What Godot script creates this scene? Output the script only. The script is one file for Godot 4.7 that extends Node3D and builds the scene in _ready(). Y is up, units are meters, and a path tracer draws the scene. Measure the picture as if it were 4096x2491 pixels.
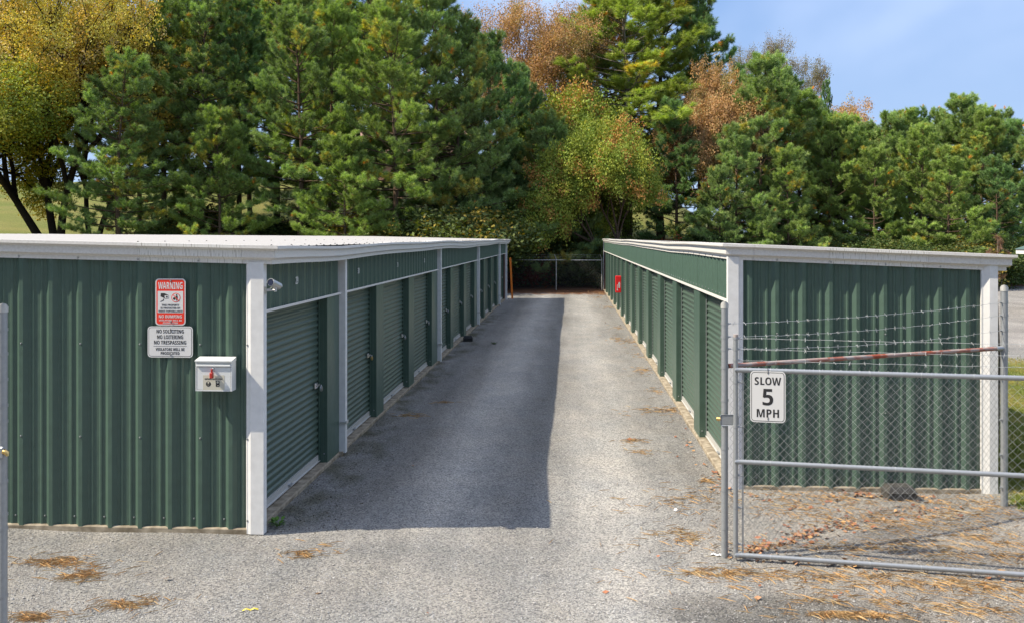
extends Node3D
# Green metal self-storage buildings along a gravel alley, with a chain-link gate in front and autumn woods behind.
# Positions are written as P(x, y, s): x to the right, y up, s metres along the alley away from the camera (world z = -s).

const EYE := 2.9          # camera height
const FOCAL := 3720.0     # pixels of the 4096-wide photograph
const HORIZON := 951.0
const YAW := 0.0631
const PITCH_RIB := 0.3048

var M := {}
var used := {}
var rng := RandomNumberGenerator.new()
var nz := FastNoiseLite.new()


class MB:
	var v := PackedVector3Array()
	var n := PackedVector3Array()
	var c := PackedColorArray()
	var col := Color(1, 1, 1)
	var colored := false

	func tri(a: Vector3, b: Vector3, d: Vector3) -> void:
		var m := (b - a).cross(d - a)
		if m.length_squared() < 1e-16:
			return
		m = m.normalized()
		v.append(a); v.append(d); v.append(b)
		n.append(m); n.append(m); n.append(m)
		if colored:
			c.append(col); c.append(col); c.append(col)

	func trin(a: Vector3, b: Vector3, d: Vector3, na: Vector3, nb: Vector3, nd: Vector3) -> void:
		v.append(a); v.append(d); v.append(b)
		n.append(na); n.append(nd); n.append(nb)
		if colored:
			c.append(col); c.append(col); c.append(col)

	func quad(a: Vector3, b: Vector3, d: Vector3, e: Vector3) -> void:
		tri(a, b, d)
		tri(a, d, e)

	func box(lo: Vector3, hi: Vector3) -> void:
		var x0 := minf(lo.x, hi.x); var x1 := maxf(lo.x, hi.x)
		var y0 := minf(lo.y, hi.y); var y1 := maxf(lo.y, hi.y)
		var z0 := minf(lo.z, hi.z); var z1 := maxf(lo.z, hi.z)
		obox(Transform3D(Basis(), Vector3((x0 + x1) / 2, (y0 + y1) / 2, (z0 + z1) / 2)), Vector3(x1 - x0, y1 - y0, z1 - z0))

	func obox(t: Transform3D, size: Vector3, taper := 1.0) -> void:
		var h := size / 2
		var p: Array[Vector3] = []
		for i in 8:
			var k := taper if i & 2 else 1.0
			p.append(t * Vector3((h.x if i & 1 else -h.x) * k, h.y if i & 2 else -h.y, (h.z if i & 4 else -h.z) * k))
		quad(p[4], p[5], p[7], p[6])
		quad(p[1], p[0], p[2], p[3])
		quad(p[5], p[1], p[3], p[7])
		quad(p[0], p[4], p[6], p[2])
		quad(p[6], p[7], p[3], p[2])
		quad(p[0], p[1], p[5], p[4])

	# a box whose vertical and horizontal edges are chamfered
	func bevel(lo: Vector3, hi: Vector3, b: float) -> void:
		var c0 := (lo + hi) / 2
		var h := (hi - lo).abs() / 2
		var ax := [Vector3.RIGHT, Vector3.UP, Vector3.BACK]
		for i in 3:
			for sgn: float in [-1.0, 1.0]:
				var u: Vector3 = ax[(i + 1) % 3]
				var w: Vector3 = ax[(i + 2) % 3]
				var o: Vector3 = c0 + ax[i] * h[i] * sgn
				var hu: float = h[(i + 1) % 3] - b
				var hw: float = h[(i + 2) % 3] - b
				if sgn > 0:
					quad(o - u * hu - w * hw, o + u * hu - w * hw, o + u * hu + w * hw, o - u * hu + w * hw)
				else:
					quad(o - u * hu + w * hw, o + u * hu + w * hw, o + u * hu - w * hw, o - u * hu - w * hw)
		for i in 3:
			var j := (i + 1) % 3
			var k := (i + 2) % 3
			for si: float in [-1.0, 1.0]:
				for sj: float in [-1.0, 1.0]:
					var a: Vector3 = c0 + ax[i] * h[i] * si + ax[j] * (h[j] - b) * sj
					var d: Vector3 = c0 + ax[i] * (h[i] - b) * si + ax[j] * h[j] * sj
					var e: Vector3 = ax[k] * (h[k] - b)
					if si * sj > 0:
						quad(a - e, d - e, d + e, a + e)
					else:
						quad(a + e, d + e, d - e, a - e)
		for sx: float in [-1.0, 1.0]:
			for sy: float in [-1.0, 1.0]:
				for sz: float in [-1.0, 1.0]:
					var a := c0 + Vector3(h.x * sx, (h.y - b) * sy, (h.z - b) * sz)
					var d := c0 + Vector3((h.x - b) * sx, h.y * sy, (h.z - b) * sz)
					var e := c0 + Vector3((h.x - b) * sx, (h.y - b) * sy, h.z * sz)
					if sx * sy * sz > 0:
						tri(a, d, e)
					else:
						tri(a, e, d)

	# a smooth tube through points
	func tube(pts: PackedVector3Array, rads: PackedFloat32Array, sides := 8, capped := true) -> void:
		var k := pts.size()
		var rings: Array = []
		var ref := Vector3.UP
		for i in k:
			var d := (pts[mini(i + 1, k - 1)] - pts[maxi(i - 1, 0)]).normalized()
			if absf(d.dot(ref)) > 0.97:
				ref = Vector3.RIGHT if absf(d.x) < 0.9 else Vector3.BACK
			var a := d.cross(ref).normalized()
			ref = a.cross(d).normalized()
			var ring := PackedVector3Array()
			for j in sides:
				var w := TAU * j / sides
				ring.append(a * cos(w) + ref * sin(w))
			rings.append(ring)
		for i in k - 1:
			for j in sides:
				var q := (j + 1) % sides
				var n0: Vector3 = rings[i][j]; var n1: Vector3 = rings[i][q]
				var m0: Vector3 = rings[i + 1][j]; var m1: Vector3 = rings[i + 1][q]
				var a := pts[i] + n0 * rads[i]; var b := pts[i] + n1 * rads[i]
				var d := pts[i + 1] + m1 * rads[i + 1]; var e := pts[i + 1] + m0 * rads[i + 1]
				trin(a, d, b, n0, m1, n1)
				trin(a, e, d, n0, m0, m1)
		if capped:
			for j in sides:
				var q := (j + 1) % sides
				tri(pts[0], pts[0] + rings[0][j] * rads[0], pts[0] + rings[0][q] * rads[0])
				tri(pts[k - 1], pts[k - 1] + rings[k - 1][q] * rads[k - 1], pts[k - 1] + rings[k - 1][j] * rads[k - 1])

	func rod(a: Vector3, b: Vector3, r: float, sides := 8) -> void:
		tube(PackedVector3Array([a, b]), PackedFloat32Array([r, r]), sides)

	# a thin flat prism: polygon in the plane of u and w through o, thickness along u x w
	func plate(o: Vector3, u: Vector3, w: Vector3, poly: PackedVector2Array, thick: float) -> void:
		var nn := u.cross(w).normalized() * thick
		var idx := Geometry2D.triangulate_polygon(poly)
		if Geometry2D.is_polygon_clockwise(poly):
			poly = poly.duplicate()
			poly.reverse()
			idx = Geometry2D.triangulate_polygon(poly)
		for i in range(0, idx.size(), 3):
			var a := o + u * poly[idx[i]].x + w * poly[idx[i]].y
			var b := o + u * poly[idx[i + 1]].x + w * poly[idx[i + 1]].y
			var d := o + u * poly[idx[i + 2]].x + w * poly[idx[i + 2]].y
			if (b - a).cross(d - a).dot(nn) < 0:
				var e := b
				b = d
				d = e
			tri(a + nn, b + nn, d + nn)
			tri(a, d, b)
		for i in poly.size():
			var p := poly[i]
			var q := poly[(i + 1) % poly.size()]
			var a := o + u * p.x + w * p.y
			var b := o + u * q.x + w * q.y
			quad(a, b, b + nn, a + nn)

	func mesh() -> ArrayMesh:
		var a := []
		a.resize(Mesh.ARRAY_MAX)
		a[Mesh.ARRAY_VERTEX] = v
		a[Mesh.ARRAY_NORMAL] = n
		if colored:
			a[Mesh.ARRAY_COLOR] = c
		var m := ArrayMesh.new()
		if v.size():
			m.add_surface_from_arrays(Mesh.PRIMITIVE_TRIANGLES, a)
		return m


func P(x: float, y: float, s: float) -> Vector3:
	return Vector3(x, y, -s)


# the ground point that a pixel of the photograph looks at (flat ground at height y)
func ground_at(px: float, py: float, y := 0.0) -> Vector2:
	var z := (EYE - y) * FOCAL / (py - HORIZON)
	return at_depth(px, z)


# (x, s) of a pixel column at depth z
func at_depth(px: float, z: float) -> Vector2:
	var x := (px - 2048.0) / FOCAL * z
	return Vector2(x * cos(YAW) - z * sin(YAW), z * cos(YAW) + x * sin(YAW))


func numbered(called: String) -> String:
	if not used.has(called):
		used[called] = 0
		return called
	used[called] += 1
	return "%s_%03d" % [called, used[called]]


func thing(called: String, label: String, category: String, at := Vector3.ZERO, group := "") -> Node3D:
	var o := Node3D.new()
	o.name = numbered(called)
	add_child(o)
	o.position = at
	tag(o, label, category, group)
	return o


func tag(o: Node, label: String, category: String, group := "", kind := "") -> void:
	o.set_meta("label", label)
	o.set_meta("category", category)
	if group:
		o.set_meta("group", group)
	if kind:
		o.set_meta("kind", kind)


func obj(called: String, mesh: Mesh, mat: Material, parent: Node = null, at := Transform3D()) -> MeshInstance3D:
	var o := MeshInstance3D.new()
	o.mesh = mesh
	o.material_override = mat
	if parent == null or parent == self:
		o.name = numbered(called)
		add_child(o)
	else:
		o.name = called
		parent.add_child(o, true)
	o.transform = at
	return o


func many(called: String, mesh: Mesh, mat: Material, places: Array, colors: Array, parent: Node = null) -> MultiMeshInstance3D:
	var mm := MultiMesh.new()
	mm.transform_format = MultiMesh.TRANSFORM_3D
	mm.use_colors = colors.size() > 0
	mm.mesh = mesh
	mm.instance_count = places.size()
	for i in places.size():
		mm.set_instance_transform(i, places[i])
		if colors.size():
			mm.set_instance_color(i, colors[i])
	var o := MultiMeshInstance3D.new()
	o.multimesh = mm
	o.material_override = mat
	if parent == null:
		o.name = numbered(called)
		add_child(o)
	else:
		o.name = called
		parent.add_child(o, true)
	return o


func noise_tex(size: int, freq: float, lo: Color, hi: Color, kind := FastNoiseLite.TYPE_SIMPLEX_SMOOTH, octaves := 4, seed_ := 1, normal := 0.0) -> NoiseTexture2D:
	var f := FastNoiseLite.new()
	f.noise_type = kind
	f.frequency = freq
	f.fractal_octaves = octaves
	f.seed = seed_
	var t := NoiseTexture2D.new()
	t.width = size
	t.height = size
	t.seamless = true
	t.noise = f
	if normal > 0.0:
		t.as_normal_map = true
		t.bump_strength = normal
	else:
		var g := Gradient.new()
		g.set_color(0, lo)
		g.set_color(1, hi)
		t.color_ramp = g
	return t


func mat(lin: Color, rough := 0.6, metal := 0.0, spec := 0.5) -> StandardMaterial3D:
	var m := StandardMaterial3D.new()
	m.albedo_color = lin.linear_to_srgb()
	m.roughness = rough
	m.metallic = metal
	m.metallic_specular = spec
	return m


func textured(m: StandardMaterial3D, tex: Texture2D, per_metre: float, world := true, rough_tex: Texture2D = null) -> StandardMaterial3D:
	m.albedo_texture = tex
	m.uv1_triplanar = true
	m.uv1_world_triplanar = world
	m.uv1_scale = Vector3.ONE * per_metre
	if rough_tex:
		m.roughness_texture = rough_tex
	return m


func make_materials() -> void:
	var wear := noise_tex(512, 0.02, Color(0.93, 0.93, 0.93), Color(1, 1, 1), FastNoiseLite.TYPE_SIMPLEX_SMOOTH, 5, 3)
	var fine := noise_tex(512, 0.06, Color(0.91, 0.90, 0.89), Color(1, 1, 1), FastNoiseLite.TYPE_SIMPLEX_SMOOTH, 5, 9)
	var blotch := noise_tex(512, 0.012, Color(0.62, 0.60, 0.57), Color(1, 1, 1), FastNoiseLite.TYPE_SIMPLEX_SMOOTH, 6, 21)
	M.green = textured(mat(Color(0.062, 0.108, 0.083), 0.38), wear, 0.7)
	M.door_green = textured(mat(Color(0.068, 0.106, 0.083), 0.36), wear, 0.9)
	for k in 3:
		var dm: StandardMaterial3D = M.door_green.duplicate()
		dm.albedo_color = (Color(0.068, 0.106, 0.083) * [1.0, 0.90, 1.10][k]).linear_to_srgb()
		dm.roughness = [0.36, 0.42, 0.32][k]
		M["door_green_%d" % k] = dm
	var wavy := noise_tex(512, 0.012, Color.BLACK, Color.WHITE, FastNoiseLite.TYPE_SIMPLEX_SMOOTH, 2, 61, 5.0)
	for k in ["green", "door_green", "white", "fascia_plain"]:
		if M.has(k):
			M[k].normal_enabled = true
			M[k].normal_texture = wavy
			M[k].normal_scale = 0.25
	M.brown_trim = mat(Color(0.060, 0.025, 0.020), 0.5)
	M.white = textured(mat(Color(0.72, 0.72, 0.715), 0.45), wear, 0.8)
	M.roof = textured(mat(Color(0.39, 0.38, 0.36), 0.5), fine, 0.6)
	M.fascia = textured(mat(Color(0.72, 0.71, 0.69), 0.45), fine, 0.9)
	var sg := Gradient.new()
	sg.set_color(0, Color(0.55, 0.54, 0.51))
	sg.set_color(1, Color(1, 1, 1))
	sg.add_point(0.22, Color(0.80, 0.79, 0.77))
	sg.add_point(0.33, Color(0.97, 0.97, 0.96))
	var stn := noise_tex(512, 0.03, Color.BLACK, Color.WHITE, FastNoiseLite.TYPE_SIMPLEX_SMOOTH, 4, 51)
	stn.color_ramp = sg
	M.fascia_stained = textured(mat(Color(0.72, 0.71, 0.69), 0.5), stn, 1.0)
	M.fascia_stained.uv1_scale = Vector3(4.0, 0.35, 4.0)
	M.concrete = textured(mat(Color(0.42, 0.37, 0.29), 0.9, 0, 0.3), blotch, 0.9)
	M.galv = textured(mat(Color(0.36, 0.38, 0.40), 0.42, 0.55), wear, 2.5)
	M.wire = mat(Color(0.46, 0.48, 0.48), 0.45, 0.4)
	M.wire_dull = mat(Color(0.22, 0.23, 0.23), 0.5, 0.4)
	var rg := Gradient.new()
	rg.set_color(0, Color(0.42, 0.17, 0.09))
	rg.set_color(1, Color(0.62, 0.62, 0.62))
	rg.add_point(0.42, Color(0.62, 0.30, 0.19))
	rg.add_point(0.50, Color(0.62, 0.57, 0.55))
	var rt := noise_tex(512, 0.018, Color.BLACK, Color.WHITE, FastNoiseLite.TYPE_SIMPLEX_SMOOTH, 5, 33)
	rt.color_ramp = rg
	M.rust = textured(mat(Color(0.9, 0.9, 0.9), 0.75), rt, 0.42)
	M.steel = mat(Color(0.55, 0.55, 0.56), 0.3, 0.9)
	M.brass = mat(Color(0.60, 0.42, 0.16), 0.35, 0.9)
	M.alu = textured(mat(Color(0.52, 0.52, 0.50), 0.5, 0.3), wear, 3.0)
	M.black = mat(Color(0.012, 0.012, 0.013), 0.45)
	M.dark_grey = textured(mat(Color(0.055, 0.052, 0.048), 0.6), wear, 3.0)
	M.ink = mat(Color(0.018, 0.018, 0.020), 0.6)
	M.sign_white = mat(Color(0.62, 0.62, 0.62), 0.4)
	M.sign_red = mat(Color(0.72, 0.035, 0.015), 0.4)
	M.paper = mat(Color(0.50, 0.48, 0.40), 0.7)
	M.box_white = mat(Color(0.62, 0.64, 0.64), 0.35)
	M.red = mat(Color(0.60, 0.012, 0.015), 0.35)
	M.red_lock = mat(Color(0.42, 0.03, 0.02), 0.35)
	M.orange = textured(mat(Color(0.78, 0.20, 0.015), 0.6), wear, 2.0)
	M.yellow = mat(Color(0.62, 0.50, 0.03), 0.5)
	M.lens = mat(Color(0.012, 0.014, 0.03), 0.12)
	M.silver = mat(Color(0.55, 0.55, 0.54), 0.35, 0.6)
	M.interior = mat(Color(0.03, 0.035, 0.03), 0.9)
	M.bark = textured(mat(Color(0.16, 0.115, 0.085), 0.95, 0, 0.2), blotch, 1.5)
	M.bark_dark = textured(mat(Color(0.050, 0.040, 0.032), 0.95, 0, 0.2), blotch, 1.5)
	M.bark_grey = textured(mat(Color(0.26, 0.23, 0.19), 0.95, 0, 0.2), blotch, 1.5)
	M.needles = leafy(0.48, Color(0.80, 0.86, 0.40))
	M.leaves = leafy(0.7, Color(0.80, 0.78, 0.40))
	M.litter = leafy(0.8, Color(0.1, 0.1, 0.05))
	M.stones = leafy(0.9, Color.BLACK)
	M.brick = mat(Color(0.36, 0.20, 0.15), 0.9)
	M.roof_house = mat(Color(0.33, 0.20, 0.16), 0.9)
	M.glass = mat(Color(0.05, 0.06, 0.07), 0.1)


func leafy(rough: float, back: Color) -> StandardMaterial3D:
	var m := mat(Color(1, 1, 1), rough, 0.0, 0.35)
	m.vertex_color_use_as_albedo = true
	m.cull_mode = BaseMaterial3D.CULL_DISABLED
	if back != Color.BLACK:
		m.backlight_enabled = true
		m.backlight = back
	return m


func _ready() -> void:
	# ---- camera: level, turned a little left of the alley, lens shifted down (verticals stay vertical)
	var cam := Camera3D.new()
	cam.name = "camera"
	add_child(cam)
	cam.position = Vector3(0, EYE, 0)
	cam.rotation.y = YAW
	cam.projection = Camera3D.PROJECTION_FRUSTUM
	cam.near = 0.1
	cam.far = 900.0
	cam.size = 2491.0 / FOCAL * 0.1
	cam.frustum_offset = Vector2(0, -(1245.5 - HORIZON) / FOCAL * 0.1)
	cam.current = true

	# ---- sky, sun, exposure
	var env := Environment.new()
	env.background_mode = Environment.BG_SKY
	env.tonemap_mode = Environment.TONE_MAPPER_LINEAR
	env.tonemap_exposure = 1.68
	env.sdfgi_enabled = true
	env.ssao_enabled = true
	env.ssil_enabled = true
	var sky := Sky.new()
	var sm := ProceduralSkyMaterial.new()
	sm.sky_top_color = Color(0.34, 0.50, 0.725)
	sm.sky_horizon_color = Color(0.64, 0.72, 0.815)
	sm.sky_curve = 0.17
	sm.ground_horizon_color = Color(0.45, 0.45, 0.40)
	sm.ground_bottom_color = Color(0.25, 0.24, 0.20)
	sm.sun_angle_max = 12.0
	sm.sun_curve = 0.1
	sm.sky_cover = cloud_and_fill()
	sm.sky_cover_modulate = Color(1, 0.96, 0.90, 1.65)
	sky.sky_material = sm
	env.sky = sky
	var we := WorldEnvironment.new()
	we.name = "environment"
	we.environment = env
	add_child(we)
	var sun := DirectionalLight3D.new()
	sun.name = "sun"
	add_child(sun)
	sun.look_at_from_position(Vector3.ZERO, Vector3(2.56, -2.82, -0.68), Vector3.UP)
	sun.light_energy = 1.6
	sun.light_color = Color(1.0, 0.95, 0.86)
	sun.light_angular_distance = 0.5
	sun.shadow_enabled = true

	rng.seed = 11
	nz.seed = 5
	nz.frequency = 1.0
	nz.fractal_octaves = 3
	make_materials()

	# ---- large structure
	make_ground()
	left_building()
	right_building()
	far_buildings()
	make_woods()

	# ---- objects
	wall_signs()
	drop_box()
	security_camera()
	gate_and_fence()
	left_post()
	back_fence()
	small_things()

	# ---- small details
	ground_litter()


func cloud_and_fill() -> Texture2D:
	var f := FastNoiseLite.new()
	f.noise_type = FastNoiseLite.TYPE_SIMPLEX_SMOOTH
	f.seed = 4
	f.frequency = 1.0
	f.fractal_octaves = 5
	var w := 1024
	var h := 512
	var im := Image.create(w, h, false, Image.FORMAT_RGBA8)
	for j in h:
		var el := PI / 2 - PI * (j + 0.5) / h
		if el < -0.02:
			continue
		for i in w:
			var az := TAU * (i + 0.5) / w
			var d := Vector3(cos(az) * cos(el), sin(el), sin(az) * cos(el))
			# streaks of thin high cloud, thickened overhead to add white fill light
			var q := d / (d.y + 0.12)
			var a := f.get_noise_3d(q.x * 0.35 + q.z * 0.12, q.z * 1.1, 3.0)
			var b := f.get_noise_3d(q.x * 1.6, q.z * 3.0, 9.0)
			var k := clampf(0.35 + (a + 0.35 * b) * 1.1, 0.0, 1.0) * smoothstep(0.09, 0.9, el)
			im.set_pixel(i, j, Color(1, 1, 1, k))
	return ImageTexture.create_from_image(im)


# ------------------------------------------------------------------ ground

func terrain(x: float, s: float) -> float:
	var start := lerpf(36.0, 57.0, smoothstep(-15.0, -5.0, x))
	var k := clampf((s - start) / (90.0 - start), 0.0, 1.15)
	var rise := 8.6 * (k * k * (1.6 - 0.6 * k)) if k < 1.0 else 8.6
	var side := 1.0 - smoothstep(4.0, 22.0, x)
	var h := rise * side
	h += 0.35 * nz.get_noise_2d(x * 0.05 + 7.0, s * 0.05) * smoothstep(56.0, 80.0, s)
	# the yard is not quite even: soft humps and a shallow dip across the mouth of the alley
	h += 0.022 * nz.get_noise_2d(x * 0.5, s * 0.4 + 31.0) * smoothstep(-60.0, -2.0, s) * (1.0 - smoothstep(40.0, 60.0, s))
	h -= 0.065 * exp(-pow((x + 0.2) / 1.3, 2.0)) * exp(-pow((s - 9.5) / 1.6, 2.0))
	return h


func grassy(x: float, s: float) -> float:
	var e := 0.5 * nz.get_noise_2d(x * 0.7, s * 0.7 + 90.0)
	# lawn right of the right-hand building, up to the lot behind it
	var right := smoothstep(4.75, 5.15, x + e * 0.7 - 0.05 * (s - 10.0)) * smoothstep(8.4, 9.6, s + e * 0.8) * (1.0 - smoothstep(21.5, 23.5, s + e * 1.5))
	var left := smoothstep(8.5, 10.5, -x + e * 0.5) * smoothstep(11.0, 13.0, s)
	var hill := smoothstep(60.0, 68.0, s + e * 3.0) * (1.0 - smoothstep(8.0, 25.0, x))
	return clampf(maxf(right, maxf(left, hill)), 0.0, 1.0)


func ground_color(x: float, s: float) -> Color:
	var a := nz.get_noise_2d(x * 0.35, s * 0.22)
	var b := nz.get_noise_2d(x * 1.3 + 40.0, s * 0.9)
	var d := nz.get_noise_2d(x * 5.0 + 80.0, s * 5.0)
	var g := 0.325 + 0.05 * a + 0.055 * b + 0.035 * d
	# pale wheel tracks with greyer, dirtier stone between and along the walls
	var wob := 0.25 * nz.get_noise_2d(3.0, s * 0.12)
	if s > 5.0 and s < 56.0:
		var inside := smoothstep(8.6, 10.5, s)
		g += 0.045 * nz.get_noise_2d(x * 2.2 + 17.0, s * 0.16)
		g += 0.095 * exp(-pow((x - 0.55 + wob) / 0.42, 2.0)) + 0.10 * exp(-pow((x + 1.35 + wob) / 0.38, 2.0)) * inside
		g -= 0.115 * exp(-pow((x + 0.45 + wob) / 0.33, 2.0)) * inside * (0.7 + 0.6 * b)
		g -= 0.105 * exp(-pow((x + 2.25) / 0.45, 2.0)) * inside * (0.9 + 0.8 * b)
		g -= 0.06 * exp(-pow((x - 1.5) / 0.35, 2.0)) * inside * (0.6 + 1.6 * b)
	# damp dark earth showing at the right front
	var p := ground_at(3000, 2440)
	g -= 0.16 * smoothstep(0.15, 0.75, exp(-pow((x - p.x - 0.15) / 1.1, 2.0) - pow((s - p.y + 0.1) / 0.42, 2.0)) + 0.35 * b)
	g -= 0.07 * smoothstep(0.0, 2.5, x - 0.9) * (1.0 - smoothstep(8.6, 9.4, s)) * (0.8 + b)
	g -= 0.04 * smoothstep(0.2, 3.0, -x - 0.6) * (1.0 - smoothstep(8.6, 9.0, s)) * (1.0 + b)
	g = clampf(g, 0.08, 0.5)
	var warm := 0.005 + 0.03 * b + 0.06 * smoothstep(0.5, 3.0, x) * smoothstep(14.0, 8.0, s)
	var c := Color(g * (1.005 + warm), g, g * (0.965 - warm * 1.1))
	# moss and soil creeping out from the left wall
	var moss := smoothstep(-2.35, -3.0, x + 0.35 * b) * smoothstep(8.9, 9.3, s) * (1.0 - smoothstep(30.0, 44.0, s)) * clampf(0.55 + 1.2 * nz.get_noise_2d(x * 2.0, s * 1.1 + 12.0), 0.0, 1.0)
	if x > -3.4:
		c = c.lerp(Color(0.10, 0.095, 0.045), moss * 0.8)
	# brown needle mould under the wood
	var wood := smoothstep(47.0, 48.6, s + b * 1.2 + 0.06 * x) * (1.0 - smoothstep(62.0, 70.0, s))
	if x > 6.0:
		wood *= smoothstep(56.0, 58.0, s)
	c = c.lerp(Color(0.17 + 0.05 * b, 0.085 + 0.02 * b, 0.05), wood)
	var gr := grassy(x, s)
	if gr > 0.0:
		var dry := clampf(0.35 + 1.1 * nz.get_noise_2d(x * 0.4, s * 0.4 + 55.0), 0.0, 1.0)
		c = c.lerp(Color(0.17, 0.21, 0.05).lerp(Color(0.30, 0.27, 0.09), dry), gr)
	# sandy margin between lawn and lot
	var lot := smoothstep(6.0, 8.0, x) * smoothstep(23.0, 27.0, s + 2.0 * a) * (1.0 - smoothstep(54.0, 58.0, s))
	c = c.lerp(Color(0.36, 0.345, 0.325) * (1.0 + 0.35 * a + 0.2 * b), lot * 0.9)
	return c


func lines(parts: Array) -> PackedFloat32Array:
	var out := PackedFloat32Array()
	for p in parts:
		var v: float = p[0]
		while v < p[1] - 1e-4:
			out.append(v)
			v += p[2]
	out.append(parts[-1][1])
	return out


func make_ground() -> void:
	var xs := lines([[-300.0, -100.0, 40.0], [-100.0, -30.0, 5.0], [-30.0, -10.0, 1.0], [-10.0, -5.0, 0.25], [-5.0, 5.4, 0.08], [5.4, 9.0, 0.2], [9.0, 30.0, 0.75], [30.0, 100.0, 5.0], [100.0, 300.0, 40.0]])
	var ss := lines([[-60.0, 0.0, 10.0], [0.0, 5.0, 1.0], [5.0, 12.5, 0.075], [12.5, 24.0, 0.16], [24.0, 58.0, 0.4], [58.0, 100.0, 1.2], [100.0, 500.0, 40.0]])
	var nx := xs.size()
	var v := PackedVector3Array(); var n := PackedVector3Array(); var c := PackedColorArray(); var uv := PackedVector2Array()
	for s in ss:
		for x in xs:
			v.append(P(x, terrain(x, s), s))
			c.append(ground_color(x, s))
			uv.append(Vector2(x, s) / 4.3)
	var idx := PackedInt32Array()
	for j in ss.size():
		for i in nx:
			var a := v[j * nx + mini(i + 1, nx - 1)] - v[j * nx + maxi(i - 1, 0)]
			var b := v[mini(j + 1, ss.size() - 1) * nx + i] - v[maxi(j - 1, 0) * nx + i]
			n.append(a.cross(b).normalized())
			if i < nx - 1 and j < ss.size() - 1:
				var q := j * nx + i
				idx.append_array([q, q + nx, q + 1, q + 1, q + nx, q + nx + 1])
	var arr := []
	arr.resize(Mesh.ARRAY_MAX)
	arr[Mesh.ARRAY_VERTEX] = v; arr[Mesh.ARRAY_NORMAL] = n; arr[Mesh.ARRAY_COLOR] = c; arr[Mesh.ARRAY_TEX_UV] = uv; arr[Mesh.ARRAY_INDEX] = idx
	var m := ArrayMesh.new()
	m.add_surface_from_arrays(Mesh.PRIMITIVE_TRIANGLES, arr)
	# crushed stone: every cell of the pattern is one chip with a tone of its own
	var chip := FastNoiseLite.new()
	chip.noise_type = FastNoiseLite.TYPE_CELLULAR
	chip.cellular_return_type = FastNoiseLite.RETURN_CELL_VALUE
	chip.cellular_jitter = 1.0
	chip.frequency = 0.145
	chip.fractal_type = FastNoiseLite.FRACTAL_NONE
	chip.seed = 8
	var t := NoiseTexture2D.new()
	t.width = 2048; t.height = 2048; t.seamless = true; t.seamless_blend_skirt = 0.02; t.noise = chip
	var g := Gradient.new()
	g.set_color(0, Color(0.64, 0.64, 0.65))
	g.set_color(1, Color(1.0, 0.99, 0.97))
	g.add_point(0.5, Color(0.86, 0.855, 0.85))
	t.color_ramp = g
	var edge: FastNoiseLite = chip.duplicate()
	edge.cellular_return_type = FastNoiseLite.RETURN_DISTANCE2_SUB
	var tn := NoiseTexture2D.new()
	tn.width = 2048; tn.height = 2048; tn.seamless = true; tn.seamless_blend_skirt = 0.02; tn.noise = edge
	tn.as_normal_map = true
	tn.bump_strength = 5.0
	var gm := StandardMaterial3D.new()
	gm.vertex_color_use_as_albedo = true
	gm.albedo_texture = t
	gm.normal_enabled = true
	gm.normal_texture = tn
	gm.normal_scale = 1.0
	gm.roughness = 0.95
	gm.metallic_specular = 0.3
	M.gravel = gm
	var o := obj("ground", m, gm)
	o.set_meta("kind", "structure")
	tag(o, "grey crushed stone yard running into lawn and a grassy hill", "ground", "", "structure")


# ------------------------------------------------------------------ storage buildings

func rib_profile(w0: float, w1: float, phase: float, k := 1.0) -> PackedVector2Array:
	var shape := [[-0.060, 0.0], [-0.020, 0.034], [0.018, 0.034], [0.054, 0.0], [0.086, 0.0], [0.098, 0.010], [0.114, 0.010], [0.126, 0.0], [0.176, 0.0], [0.188, 0.010], [0.204, 0.010], [0.216, 0.0]]
	var out := PackedVector2Array()
	var all := PackedVector2Array()
	var i0 := int(floor((w0 - phase) / PITCH_RIB)) - 1
	var i1 := int(ceil((w1 - phase) / PITCH_RIB)) + 1
	for i in range(i0, i1 + 1):
		for q in shape:
			all.append(Vector2(phase + i * PITCH_RIB + q[0], q[1] * k))
	for i in all.size() - 1:
		var a := all[i]
		var b := all[i + 1]
		if b.x <= w0 or a.x >= w1:
			continue
		if a.x < w0:
			a = a.lerp(b, (w0 - a.x) / (b.x - a.x))
		if out.is_empty():
			out.append(a)
		if b.x > w1:
			b = all[i].lerp(b, (w1 - all[i].x) / (b.x - all[i].x))
		out.append(b)
	return out


func sheet(mb: MB, o: Vector3, along: Vector3, up: Vector3, out: Vector3, w0: float, w1: float, h0: float, h1: float, phase: float, k := 1.0) -> void:
	var p := rib_profile(w0, w1, phase, k)
	var right_way := along.cross(up).dot(out) > 0
	for i in p.size() - 1:
		var a := o + along * p[i].x + out * p[i].y
		var b := o + along * p[i + 1].x + out * p[i + 1].y
		if right_way:
			mb.quad(a + up * h0, b + up * h0, b + up * h1, a + up * h1)
		else:
			mb.quad(b + up * h0, a + up * h0, a + up * h1, b + up * h1)


# a run of ribbed sheet metal laid as sheets three ribs wide, each overlapping its neighbour
func clad(parent: Node, called: String, m: Material, o: Vector3, along: Vector3, up: Vector3, out: Vector3, w0: float, w1: float, h0: float, h1: float, phase: float, k := 1.0, width := 0.9144) -> void:
	var a := w0
	var i := 0
	while a < w1 - 0.02:
		var b := minf(a + width, w1)
		if w1 - b < 0.12:
			b = w1
		var mb := MB.new()
		sheet(mb, o + out * (0.0015 if i % 2 else 0.0), along, up, out, a, b, h0, h1, phase, k)
		obj(called, mb.mesh(), m, parent)
		a = b
		i += 1


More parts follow.
